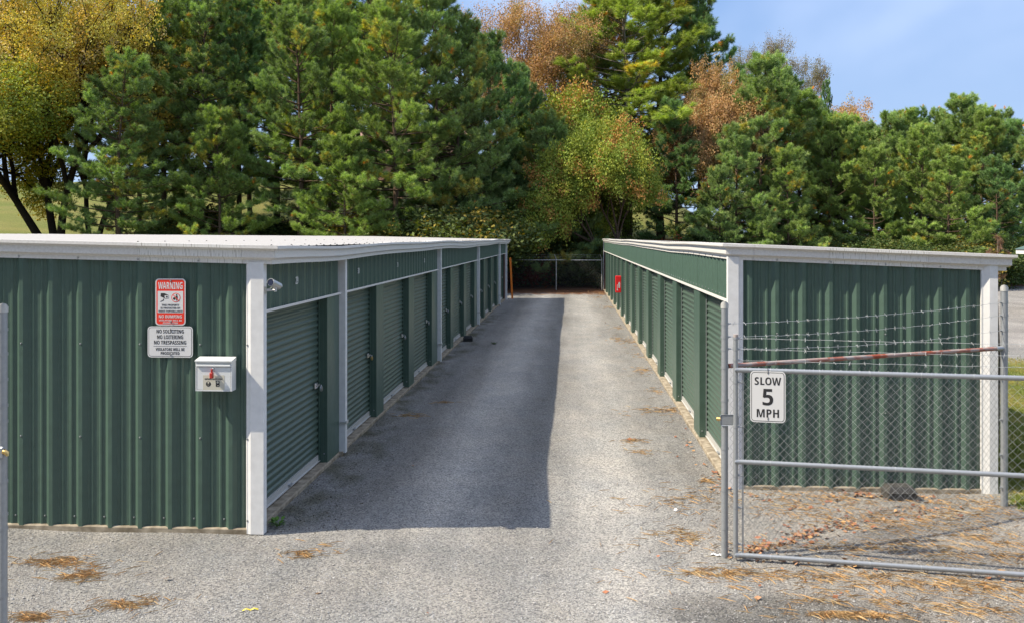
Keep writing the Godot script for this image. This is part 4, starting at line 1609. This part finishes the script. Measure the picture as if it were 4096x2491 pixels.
func band(post: Node, at: Vector2, y: float, r: float, lug: Vector2) -> void:
	var mb := MB.new()
	mb.tube(PackedVector3Array([P(at.x, y - 0.011, at.y), P(at.x, y - 0.010, at.y), P(at.x, y + 0.010, at.y), P(at.x, y + 0.011, at.y)]), PackedFloat32Array([r + 0.001, r + 0.004, r + 0.004, r + 0.001]), 18)
	if lug != Vector2.ZERO:
		var a := at + lug * r
		var b := at + lug * (r + 0.035)
		mb.rod(P(a.x, y, a.y), P(b.x, y, b.y), 0.007, 6)
	obj("tension_band", mb.mesh(), M.galv, post)


func gate_and_fence() -> void:
	var p1 := Vector2(1.405, 8.60)
	var p2 := Vector2(4.665, 10.33)
	var run := (p2 - p1).normalized()
	var f := thing("chain_link_fence", "short chain-link fence with a rusty top rail and barbed wire before the right storage building", "fence", Vector3.ZERO)
	var a := pipe_post(f, p1, -0.05, 2.29, 0.0315, true, M.galv)
	var b := pipe_post(f, p2, -0.05, 2.36, 0.0365, true, M.galv)
	var mb := MB.new()
	mb.rod(P(p1.x + run.x * 0.04, 1.730, p1.y + run.y * 0.04), P(p2.x - run.x * 0.04, 1.715, p2.y - run.y * 0.04), 0.021, 14)
	obj("top_rail", mb.mesh(), M.rust, f)
	mb = MB.new()
	mb.rod(P(p2.x - run.x * 0.13, 1.7155, p2.y - run.y * 0.13), P(p2.x - run.x * 0.03, 1.715, p2.y - run.y * 0.03), 0.026, 14)
	obj("rail_end", mb.mesh(), M.galv, f)
	chain_link(f, p1 + run * 0.06, p2 - run * 0.06, 0.05, 1.74, 0.078, 0.0016, M.wire_dull)
	var hs := [[2.115, 2.205], [1.995, 2.065], [1.885, 1.905]]
	for i in 3:
		var q0 := p1 + run * 0.04
		var q1 := p2 - run * 0.04
		barbed(f, P(q0.x, hs[i][0], q0.y), P(q1.x, hs[i][1], q1.y), 0.035 + 0.01 * i, 40 + i)
		band(a, p1, hs[i][0], 0.0315, run)
		band(b, p2, hs[i][1], 0.0365, -run)
	for y: float in [1.72, 1.42, 0.98, 0.60, 0.25]:
		band(a, p1, y, 0.0315, Vector2.ZERO)
		band(b, p2, y - 0.03, 0.0365, -run)
	# the gate leaf, swung open so that it comes towards the camera
	var g0 := Vector2(1.488, 8.505)
	var gd := Vector2(2.347, -0.353).normalized()
	var len := 3.60
	var g1 := g0 + gd * len
	var g := thing("chain_link_gate", "open galvanised chain-link gate leaf with three strands of barbed wire", "gate", Vector3.ZERO)
	mb = MB.new()
	mb.rod(P(g0.x, 0.02, g0.y), P(g0.x, 2.02, g0.y), 0.0215, 16)
	var st := obj("stile", mb.mesh(), M.galv, g)
	mb = MB.new()
	mb.rod(P(g0.x, 2.00, g0.y), P(g0.x, 2.030, g0.y), 0.0225, 16)
	obj("stile_top", mb.mesh(), M.rust, st)
	mb = MB.new()
	mb.rod(P(g1.x, 0.02, g1.y), P(g1.x, 2.02, g1.y), 0.0215, 16)
	obj("stile", mb.mesh(), M.galv, g)
	for q in [[1.712, "top_rail"], [0.885, "middle_rail"], [0.045, "bottom_rail"]]:
		mb = MB.new()
		var s0 := g0 + gd * 0.0
		mb.tube(PackedVector3Array([P(s0.x - 0.01, q[0], s0.y - 0.024), P(s0.x, q[0], s0.y - 0.026), P(s0.x + gd.x * 0.04, q[0], s0.y + gd.y * 0.04 - 0.010), P(g1.x, q[0], g1.y - 0.01)]), PackedFloat32Array([0.012, 0.022, 0.0215, 0.0215]), 16)
		var rail := obj(q[1], mb.mesh(), M.galv, g)
		var k := 0.30
		while k < len:
			var c := g0 + gd * k + Vector2(0, -0.010)
			mb = MB.new()
			mb.tube(PackedVector3Array([P(c.x, q[0], c.y), P(c.x + gd.x * 0.004, q[0], c.y + gd.y * 0.004)]), PackedFloat32Array([0.0238, 0.0238]), 14)
			obj("wire_tie", mb.mesh(), M.wire, rail)
			k += 0.42 if q[0] < 0.1 or q[0] > 1.0 else 1.05
	chain_link(g, g0 + gd * 0.07, g1 - gd * 0.05, 0.035, 1.735, 0.078, 0.0017, M.wire)
	mb = MB.new()
	mb.box(P(g0.x + gd.x * 0.055, 0.06, g0.y + gd.y * 0.055), P(g0.x + gd.x * 0.055 + 0.016, 1.69, g0.y + gd.y * 0.055 + 0.005))
	obj("tension_bar", mb.mesh(), M.galv, g)
	for i in 3:
		var y := 1.995 - 0.098 * i
		var c := g0 + gd * 0.04
		barbed(g, P(c.x, y, c.y), P(g1.x, y + 0.012, g1.y), 0.006, 60 + i)
		band(st, g0, y, 0.0215, gd)
	for y: float in [1.60, 1.20, 0.76, 0.47, 0.14]:
		band(st, g0, y, 0.0215, gd)
	mb = MB.new()
	mb.bevel(P(p1.x - 0.05, 1.20, p1.y - 0.06), P(g0.x + 0.03, 1.30, g0.y + 0.03), 0.01)
	obj("hinge", mb.mesh(), M.galv, g)
	mb = MB.new()
	mb.rod(P(p1.x - 0.075, 1.255, p1.y - 0.03), P(p1.x - 0.03, 1.255, p1.y - 0.05), 0.018, 10)
	obj("hinge_pin", mb.mesh(), M.brass, g)
	# speed sign wired to the gate
	var k := 0.0
	while k < len:
		var c := g0 + gd * k
		var zz := c.y * cos(YAW) - c.x * sin(YAW)
		if 2048.0 + FOCAL * (c.x * cos(YAW) + c.y * sin(YAW)) / zz >= 3071.0:
			break
		k += 0.002
	var sc := g0 + gd * k + Vector2(gd.y, -gd.x) * 0.040
	var zs := sc.y * cos(YAW) - sc.x * sin(YAW)
	var sy := EYE - (1586.0 - HORIZON) * zs / FOCAL
	var s := thing("speed_sign", "white SLOW 5 MPH sign with a black border wired to the chain-link gate", "sign", P(sc.x, sy, sc.y))
	s.rotation.y = atan2(-gd.y, gd.x) * -1.0
	s.rotation.y = atan2(gd.y, gd.x)
	flat(s, "plate", rounded(0.305, 0.457, 0.035), M.sign_white, 0.0, 0.002)
	flat(s, "border", rounded(0.285, 0.437, 0.027), M.ink, 0.002)
	flat(s, "white_field", rounded(0.275, 0.427, 0.023), M.sign_white, 0.0028)
	lettering(s, "SLOW", M.ink, at2(0, 0.140, 0.0036), 0.228, 0.070)
	lettering(s, "5", M.ink, at2(0, -0.002, 0.0036), 0.092, 0.148)
	lettering(s, "MPH", M.ink, at2(0, -0.146, 0.0036), 0.192, 0.072)
	for y: float in [0.205, -0.205]:
		mb = MB.new()
		mb.tube(PackedVector3Array([Vector3(0, y, 0.005), Vector3(0.002, y + 0.02, 0.006), Vector3(0, y + 0.05, -0.012)]), PackedFloat32Array([0.003, 0.003, 0.003]), 5)
		obj("wire_tie", mb.mesh(), M.ink, s)


func left_post() -> void:
	var g := at_depth(9, 6.5)
	var t := thing("gate_post", "grey galvanised gate post with steel bands at the edge of the yard", "post", P(g.x, 0, g.y))
	var o := pipe_post(t, Vector2.ZERO, -0.05, 2.415, 0.030, true, M.galv)
	for y: float in [2.26, 2.09, 1.91, 1.73, 1.62, 1.20, 0.97, 0.87, 0.40]:
		band(o, Vector2.ZERO, y, 0.030, Vector2(-1, 0))
	var mb := MB.new()
	mb.bevel(Vector3(-0.02, 1.37, 0.028), Vector3(0.03, 1.45, 0.050), 0.006)
	var h := obj("latch", mb.mesh(), M.galv, t)
	mb = MB.new()
	mb.tube(PackedVector3Array([Vector3(0.01, 1.41, 0.03), Vector3(0.035, 1.415, 0.035), Vector3(0.052, 1.405, 0.035), Vector3(0.056, 1.385, 0.035)]), PackedFloat32Array([0.018, 0.019, 0.017, 0.009]), 10)
	obj("latch_pin", mb.mesh(), M.brass, h)


func back_fence() -> void:
	var t := thing("chain_link_fence", "tall chain-link fence with barbed wire arms across the end of the alley", "fence", Vector3.ZERO)
	var s := 51.60
	for x: float in [-9.1, -6.33, -3.56, -0.80, 1.72]:
		var o := pipe_post(t, Vector2(x, s), -0.05, 1.66, 0.032, false, M.alu)
		var mb := MB.new()
		mb.tube(PackedVector3Array([P(x, 1.64, s), P(x, 1.70, s), P(x - 0.10, 1.98, s - 0.12)]), PackedFloat32Array([0.034, 0.030, 0.012]), 8)
		obj("barb_arm", mb.mesh(), M.alu, o)
	var rl := MB.new()
	rl.rod(P(-9.1, 1.655, s - 0.035), P(1.75, 1.655, s - 0.035), 0.022, 10)
	obj("top_rail", rl.mesh(), M.alu, t)
	chain_link(t, Vector2(-9.1, s - 0.065), Vector2(1.78, s - 0.065), 0.04, 1.68, 0.085, 0.0026, M.wire_dull, false)
	for i in 3:
		var k := 0.3 + 0.32 * i
		barbed(t, P(-9.1 - 0.1 * k, 1.70 + 0.28 * k, s - 0.12 * k), P(1.72 - 0.1 * k, 1.70 + 0.28 * k, s - 0.12 * k), 0.02, 80 + i)


func bait_box(label: String, at: Vector3, turn: float, k: Vector3, m: Material) -> void:
	var t := thing("bait_box", label, "box", at)
	t.rotation.y = turn
	var mb := MB.new()
	mb.obox(Transform3D(Basis(), Vector3(0, 0.032 * k.y, 0)), Vector3(0.30 * k.x, 0.075 * k.y, 0.20 * k.z), 0.97)
	obj("base", mb.mesh(), m, t)
	mb = MB.new()
	mb.bevel(Vector3(-0.158 * k.x, 0.070 * k.y, -0.108 * k.z), Vector3(0.158 * k.x, 0.080 * k.y, 0.108 * k.z), 0.003)
	mb.obox(Transform3D(Basis(), Vector3(0, 0.1075 * k.y, 0)), Vector3(0.30 * k.x, 0.054 * k.y, 0.20 * k.z), 0.78)
	obj("lid", mb.mesh(), m, t)
	for x: float in [-0.08, 0.08]:
		mb = MB.new()
		mb.bevel(Vector3((x - 0.022) * k.x, 0.130 * k.y, -0.03), Vector3((x + 0.022) * k.x, 0.139 * k.y, 0.03), 0.002)
		obj("lid_rib", mb.mesh(), m, t)


func small_things() -> void:
	var g := ground_at(1872, 1364)
	bait_box("black rodent bait box on the gravel beside the left-hand doors", P(g.x, terrain(g.x, g.y), g.y), 0.05, Vector3(0.9, 1.15, 0.9), M.black)
	g = ground_at(3597, 1990)
	bait_box("dark grey rodent bait box against the end wall behind the gate", P(g.x, terrain(g.x, g.y) + 0.004, g.y), 0.06, Vector3(1.05, 1.1, 1.1), M.dark_grey)
	# leaning orange post
	g = ground_at(2049, 1195)
	var t := thing("marker_post", "leaning orange wooden marker post at the far corner of the left building", "post", P(g.x, 0, g.y))
	var mb := MB.new()
	mb.obox(Transform3D(Basis(Vector3.BACK, 0.05), Vector3(-0.045, 0.93, 0)), Vector3(0.088, 1.98, 0.05))
	obj("board", mb.mesh(), M.orange, t)
	mb = MB.new()
	mb.obox(Transform3D(Basis(Vector3.BACK, 0.05), Vector3(-0.0955, 1.935, 0)), Vector3(0.082, 0.025, 0.046), 0.6)
	obj("top", mb.mesh(), M.orange, t)
	# fire extinguisher cabinet on a right-hand door jamb
	var c := thing("extinguisher_cabinet", "red fire extinguisher cabinet sticking out from the right-hand door jambs", "cabinet", P(1.838, 0.90, 34.02))
	mb = MB.new()
	mb.bevel(Vector3(-0.205, 0, -0.28), Vector3(-0.001, 0.60, 0), 0.012)
	obj("case", mb.mesh(), M.red, c)
	var sheet_ := Node3D.new()
	sheet_.name = "front"
	c.add_child(sheet_)
	sheet_.position = Vector3(-0.103, 0.30, 0.0005)
	flat(sheet_, "extinguisher_picture", shift(rounded(0.058, 0.19, 0.016), Vector2(0.032, -0.035)), M.sign_white, 0.0, 0.001)
	flat(sheet_, "extinguisher_picture", shift(rounded(0.05, 0.012, 0.004), Vector2(0.040, 0.075)), M.sign_white, 0.0, 0.001)
	flat(sheet_, "extinguisher_picture", PackedVector2Array([Vector2(0.0, -0.01), Vector2(-0.006, 0.03), Vector2(0.004, 0.062), Vector2(0.024, 0.075), Vector2(0.024, 0.068), Vector2(0.010, 0.056), Vector2(0.003, 0.03), Vector2(0.006, -0.01)]), M.sign_white, 0.0, 0.001)
	flat(sheet_, "hammer_picture", shift(rounded(0.018, 0.19, 0.004), Vector2(-0.042, -0.10)), M.sign_white, 0.0, 0.001)
	flat(sheet_, "hammer_picture", shift(rounded(0.055, 0.022, 0.005), Vector2(-0.036, -0.205)), M.sign_white, 0.0011, 0.001)
	for i in 4:
		lettering(sheet_, "FIRE"[i], M.ink, at2(0.032, 0.025 - 0.040 * i, 0.0011), 0.020, 0.026)
	# scraps on the gravel
	for q in [[1000, 2446, 0.060, 0.006, M.yellow, "yellow_strip", "short strip of yellow tape lying on the gravel", "tape", 0.25], [2705, 2033, 0.022, 0.014, M.sign_white, "paper_scrap", "white scrap of paper on the gravel before the right-hand doors", "paper", 0.9], [2868, 2216, 0.055, 0.014, M.sign_white, "paper_scrap", "crumpled white wrapper at the foot of the gate hinge post", "paper", -0.4]]:
		g = ground_at(q[0], q[1])
		var sc := thing(q[5], q[6], q[7], P(g.x, terrain(g.x, g.y) + 0.004, g.y))
		sc.rotation.y = q[8]
		mb = MB.new()
		var w: float = q[2]
		var h: float = q[3]
		for k in 4:
			var xa := -w + w * 0.5 * k
			var ya := 0.012 * (k % 2)
			var yb := 0.012 * ((k + 1) % 2)
			mb.quad(Vector3(xa, ya, h), Vector3(xa + w * 0.5, yb, h), Vector3(xa + w * 0.5, yb + 0.008, -h), Vector3(xa, ya + 0.004, -h))
		obj("sheet", mb.mesh(), q[4], sc)
	# dead seedling pine behind the right storage building
	var d := at_depth(3992, 12.9)
	var dead := thing("dead_sapling", "dry brown dead pine seedling sticking up past the right building's eave", "sapling", P(d.x, 0, d.y))
	var r := RandomNumberGenerator.new()
	r.seed = 5
	mb = MB.new()
	mb.tube(PackedVector3Array([Vector3.ZERO, Vector3(0.03, 1.2, 0), Vector3(-0.02, 2.2, 0.02), Vector3(0.01, 2.90, 0)]), PackedFloat32Array([0.022, 0.016, 0.011, 0.005]), 6)
	var places: Array = []
	var cols: Array = []
	for q in [[2.90, 0.0, 0.0], [2.80, 0.03, 0.0], [2.66, -0.02, 0.02], [2.70, -0.13, 0.0], [2.64, -0.11, 0.03], [2.56, 0.02, 0.0], [2.46, -0.03, 0.02], [2.68, 0.16, 0.0], [2.36, 0.08, 0.0]]:
		var tip := Vector3(q[1], q[0], q[2])
		if absf(q[1]) > 0.06:
			mb.tube(PackedVector3Array([Vector3(0, q[0] - 0.22, 0), Vector3(q[1] * 0.6, q[0] - 0.12, 0), tip]), PackedFloat32Array([0.006, 0.005, 0.003]), 4)
		for i in 2:
			places.append(aim(Vector3(r.randfn() * 0.4, -0.5 + i, r.randfn() * 0.4), r.randf() * TAU, r.randf_range(0.26, 0.42), tip))
			var w := r.randf_range(0.8, 1.2)
			cols.append(Color(0.30 * w, 0.18 * w, 0.13 * w))
	obj("stem", mb.mesh(), M.bark_grey, dead)
	many("needles", needle_tuft(), M.leaves, places, cols, dead)
	# small weed at the foot of the corner trim
	g = ground_at(1112, 2098)
	weed("small green weed in the gravel at the foot of the corner trim", g, 0.13, 26, Color(0.10, 0.20, 0.035))
	g = ground_at(1905, 1365)
	g = ground_at(1975, 1376)
	weed("tuft of green grass in the shaded gravel of the alley", g, 0.10, 30, Color(0.07, 0.12, 0.03))


func weed(label: String, g: Vector2, size: float, n: int, c: Color) -> void:
	var r := RandomNumberGenerator.new()
	r.seed = int(g.y * 100)
	var t := thing("weed", label, "plant", P(g.x, terrain(g.x, g.y), g.y))
	var stem := MB.new()
	stem.colored = true
	stem.col = c * 0.7
	var leaf := MB.new()
	leaf.colored = true
	for i in n:
		var az := r.randf() * TAU
		var l := size * r.randf_range(0.5, 1.1)
		var d := Vector3(cos(az), r.randf_range(0.25, 1.0), sin(az)).normalized()
		var tip := d * l
		stem.tube(PackedVector3Array([Vector3.ZERO, tip * 0.6]), PackedFloat32Array([0.002, 0.0015]), 3, false)
		var w := d.cross(Vector3.UP).normalized() * l * 0.16
		var g2 := r.randf_range(0.7, 1.3)
		leaf.col = Color(c.r * g2, c.g * g2, c.b * g2)
		leaf.tri(tip * 0.45, tip * 0.75 + w, tip + Vector3(0, -0.01, 0))
		leaf.tri(tip * 0.45, tip + Vector3(0, -0.01, 0), tip * 0.75 - w)
	obj("stem", stem.mesh(), M.litter, t)
	obj("foliage", leaf.mesh(), M.litter, t)


# ------------------------------------------------------------------ litter on the ground

func chip_mesh(seed_: int) -> Mesh:
	var r := RandomNumberGenerator.new()
	r.seed = seed_
	var p: Array[Vector3] = []
	for i in 6:
		var a := TAU * i / 6.0 + r.randf_range(-0.3, 0.3)
		p.append(Vector3(cos(a) * r.randf_range(0.7, 1.1), r.randf_range(-0.1, 0.25), sin(a) * r.randf_range(0.6, 1.0)))
	var top := Vector3(r.randf_range(-0.2, 0.2), 0.62, r.randf_range(-0.2, 0.2))
	var low := Vector3(0, -0.5, 0)
	var mb := MB.new()
	for i in 6:
		mb.tri(p[(i + 1) % 6], p[i], top)
		mb.tri(p[i], p[(i + 1) % 6], low)
	return mb.mesh()


func lie(x: float, s: float, y: float, k: Vector3, r: RandomNumberGenerator, tilt := 0.25) -> Transform3D:
	var b := Basis(Vector3.UP, r.randf() * TAU) * Basis(Vector3.RIGHT, r.randf_range(-tilt, tilt)) * Basis.from_scale(k)
	return Transform3D(b, P(x, terrain(x, s) + y, s))


func stuff(called: String, label: String, category: String, mesh: Mesh, m: Material, places: Array, cols: Array) -> void:
	var o := many(called, mesh, m, places, cols)
	tag(o, label, category, "", "stuff")


func on_slab(x: float, s: float) -> bool:
	return (x < -3.07 and x > -9.3 and s > 8.93 and s < 43.9) or (x > 1.81 and x < 4.84 and s > 10.86 and s < 52.0)


func ground_litter() -> void:
	var r := RandomNumberGenerator.new()
	r.seed = 21
	var places: Array = []
	var cols: Array = []
	# loose stones
	while places.size() < 60000:
		var s := 6.0 + 30.0 * pow(r.randf(), 2.2)
		var x := r.randf_range(-0.62, 0.55) * (s + 0.5)
		if on_slab(x, s) or x < -5.5 and s > 9.0 or x > 5.0 and s > 9.0 or grassy(x, s) > 0.5 and x > 3.0:
			continue
		if s > 9.0 and x < -3.07 or s > 11.0 and x > 1.8:
			continue
		var k := r.randf_range(0.004, 0.009) * (1.0 + 0.8 * pow(r.randf(), 8.0))
		places.append(lie(x, s, k * 0.25, Vector3(k, k * r.randf_range(0.5, 0.9), k), r, 0.5))
		var g := r.randf_range(0.16, 0.44)
		var base := ground_color(x, s)
		var w := r.randf_range(-0.03, 0.05)
		var c := Color(g * (1 + w), g, g * (1 - w)).lerp(base, 0.6)
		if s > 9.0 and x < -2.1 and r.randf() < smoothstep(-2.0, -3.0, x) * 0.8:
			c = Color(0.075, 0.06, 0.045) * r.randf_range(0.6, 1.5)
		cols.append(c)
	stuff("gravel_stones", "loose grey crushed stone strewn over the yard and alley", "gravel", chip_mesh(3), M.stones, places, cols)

	# fallen pine needles in patches
	var needle := MB.new()
	for i in 2:
		var d := Vector3(0.5, 0, 0.06 * (i * 2 - 1))
		needle.tri(-d, Vector3(0, 0.03, 0.010 + 0.02 * i), d)
		needle.tri(-d, d, Vector3(0, 0.04, -0.010 + 0.02 * i))
	places = []
	cols = []
	# [px, py, half width m, half depth m, count]
	var patches := [
		[225, 2245, 0.22, 0.10, 420], [330, 2305, 0.15, 0.08, 260], [300, 2270, 0.3, 0.16, 120], [490, 2425, 0.16, 0.07, 260], [560, 2405, 0.2, 0.05, 60], [140, 2470, 0.16, 0.06, 280], [1225, 2222, 0.09, 0.08, 130], [1190, 2215, 0.14, 0.06, 60], [1290, 2175, 0.12, 0.05, 40],
		[2618, 1642, 0.22, 0.28, 240], [2680, 1640, 0.12, 0.2, 110], [2533, 1764, 0.10, 0.12, 130], [2570, 1808, 0.14, 0.12, 120], [2728, 2139, 0.22, 0.16, 240], [2640, 2010, 0.4, 0.3, 90], [2858, 2290, 0.24, 0.10, 300], [2990, 2300, 0.35, 0.12, 140], [2780, 1990, 0.25, 0.2, 130], [2840, 1925, 0.10, 0.15, 120], [1650, 1664, 0.16, 0.12, 150], [1780, 1610, 0.15, 0.1, 80],
		[2488, 1361, 0.28, 0.6, 300], [2530, 1365, 0.16, 0.5, 160], [2438, 1230, 0.26, 0.7, 240], [2380, 1191, 0.34, 0.9, 240], [2574, 1485, 0.2, 0.4, 190], [2473, 1311, 0.18, 0.4, 120], [2400, 1175, 0.3, 0.8, 260], [2250, 1175, 1.2, 1.5, 220], [2620, 1560, 0.12, 0.3, 100], [2555, 1425, 0.12, 0.4, 90],
		[3100, 2030, 0.7, 0.35, 420], [3300, 1990, 0.9, 0.25, 520], [3520, 2090, 0.8, 0.28, 620], [3750, 2060, 0.8, 0.28, 620], [3900, 2020, 0.5, 0.25, 420], [3650, 2190, 0.9, 0.22, 520], [3950, 2150, 0.6, 0.28, 560], [3300, 2190, 0.7, 0.15, 260], [3500, 2310, 0.9, 0.12, 320], [3700, 2340, 0.8, 0.14, 420], [3950, 2350, 0.6, 0.16, 420], [3300, 2310, 0.5, 0.14, 260], [3420, 2468, 0.24, 0.03, 520], [3650, 2420, 0.6, 0.12, 240], [3900, 2450, 0.5, 0.12, 220], [3350, 2400, 0.5, 0.12, 160], [4010, 2230, 0.4, 0.2, 260], [2780, 2180, 0.5, 0.2, 80]]
	for q in patches:
		var c := ground_at(q[0], q[1])
		for i in int(q[4] * 0.5):
			var x: float = c.x + r.randfn() * q[2] * (0.6 if i % 3 else 1.3)
			var s: float = c.y + r.randfn() * q[3] * (0.6 if i % 3 else 1.3)
			# straw catches on itself, so the edge of a patch is ragged
			if nz.get_noise_2d(x * 5.0 + 3.0, s * 5.0) < -0.18 or on_slab(x, s) and r.randf() < 0.7:
				continue
			var l := r.randf_range(0.10, 0.19)
			places.append(lie(x, s, 0.006 + r.randf() * 0.012, Vector3(l, l, l * 0.6), r, 0.12))
			var w := r.randf_range(0.7, 1.25)
			cols.append(Color(0.50 * w, 0.32 * w, 0.15 * w) if r.randf() < 0.75 else Color(0.50 * w, 0.38 * w, 0.22 * w))
	stuff("pine_straw", "orange fallen pine needles lying in patches on the gravel", "pine needles", needle.mesh(), M.litter, places, cols)

	# brown leaves blown against the gate, the wall and into a drift across the corner
	var leaf := MB.new()
	leaf.tri(Vector3(-0.5, 0.06, 0), Vector3(0, 0.0, 0.36), Vector3(0.12, 0.10, 0))
	leaf.tri(Vector3(-0.5, 0.06, 0), Vector3(0.12, 0.10, 0), Vector3(0, 0.16, -0.34))
	leaf.tri(Vector3(0.12, 0.10, 0), Vector3(0, 0.0, 0.36), Vector3(0.55, 0.22, 0.05))
	leaf.tri(Vector3(0.12, 0.10, 0), Vector3(0.55, 0.22, 0.05), Vector3(0, 0.16, -0.34))
	places = []
	cols = []
	var drifts := [
		[[2955, 2215], [3080, 2185], 0.06, 110], [[3080, 2185], [3260, 2140], 0.06, 120], [[3180, 2140], [3400, 2110], 0.07, 110], [[3330, 2115], [3480, 2085], 0.05, 60], [[3500, 2080], [3720, 2035], 0.10, 60], [[3640, 2045], [3830, 2030], 0.08, 40], [[2950, 2222], [3150, 2240], 0.05, 60], [[3330, 2250], [3430, 2262], 0.06, 40], [[3290, 1985], [3420, 1975], 0.05, 45], [[3440, 1978], [3560, 1985], 0.06, 70], [[3650, 1985], [3750, 1990], 0.05, 30],
		[[2960, 1990], [3400, 2030], 0.20, 30], [[3050, 2100], [3500, 2000], 0.25, 35], [[2860, 1880], [2880, 1910], 0.05, 24], [[2860, 1965], [2905, 1955], 0.06, 26], [[2520, 1758], [2545, 1762], 0.04, 8], [[3950, 2320], [4090, 2310], 0.08, 24], [[3000, 2250], [4000, 2480], 0.5, 20], [[2600, 1650], [2700, 1640], 0.08, 14], [[2400, 1190], [2360, 1180], 0.4, 40], [[2420, 1200], [2480, 1310], 0.15, 30], [[2100, 1170], [2400, 1168], 1.0, 160], [[1100, 2230], [2500, 2450], 1.2, 8], [[2700, 1700], [2880, 1945], 0.08, 30]]
	for q in drifts:
		var a := ground_at(q[0][0], q[0][1])
		var b := ground_at(q[1][0], q[1][1])
		for i in int(q[3] * 0.7):
			var p: Vector2 = a.lerp(b, r.randf()) + Vector2(r.randfn(), r.randfn()) * float(q[2]) * (0.8 if i % 3 else 2.2)
			if on_slab(p.x, p.y) and p.y < 40.0 and r.randf() < 0.8:
				continue
			var l := r.randf_range(0.03, 0.07)
			places.append(lie(p.x, p.y, r.randf() * 0.02, Vector3.ONE * l, r, 0.6))
			var w := r.randf_range(0.7, 1.25)
			cols.append([Color(0.28 * w, 0.12 * w, 0.065 * w), Color(0.33 * w, 0.18 * w, 0.10 * w), Color(0.19 * w, 0.085 * w, 0.05 * w), Color(0.38 * w, 0.22 * w, 0.10 * w)][r.randi() % 4])
	stuff("fallen_leaves", "dry brown leaves drifted along the gate foot and the end wall", "leaves", leaf.mesh(), M.litter, places, cols)

	# lawn to the right of the fence
	var blade := MB.new()
	blade.colored = true
	for i in 7:
		var az := TAU * i / 7.0
		var d := Vector3(cos(az), 0, sin(az))
		var w := Vector3(-d.z, 0, d.x) * 0.06
		var g := 0.8 + 0.05 * i
		blade.col = Color(g, g, g)
		blade.tri(d * 0.1 - w, d * 0.1 + w, d * (0.35 + 0.05 * i) + Vector3(0, 1.0 - 0.06 * i, 0))
	places = []
	cols = []
	var tries := 0
	while places.size() < 30000 and tries < 300000:
		tries += 1
		var s := 8.8 + 15.0 * pow(r.randf(), 1.3)
		var x := r.randf_range(4.3, 6.0 + (s - 8.0) * 0.62)
		if r.randf() > grassy(x, s) or on_slab(x, s):
			continue
		var k := r.randf_range(0.035, 0.075)
		places.append(lie(x, s, 0.0, Vector3(k, k * 0.9, k), r, 0.3))
		var dry := clampf(0.35 + 1.1 * nz.get_noise_2d(x * 0.6, s * 0.6 + 55.0) + r.randf_range(-0.2, 0.2), 0.0, 1.0)
		cols.append(Color(0.15, 0.20, 0.035).lerp(Color(0.38, 0.30, 0.09), dry))
	stuff("lawn_grass", "short yellow-green grass beside the right storage building", "grass", blade.mesh(), M.litter, places, cols)
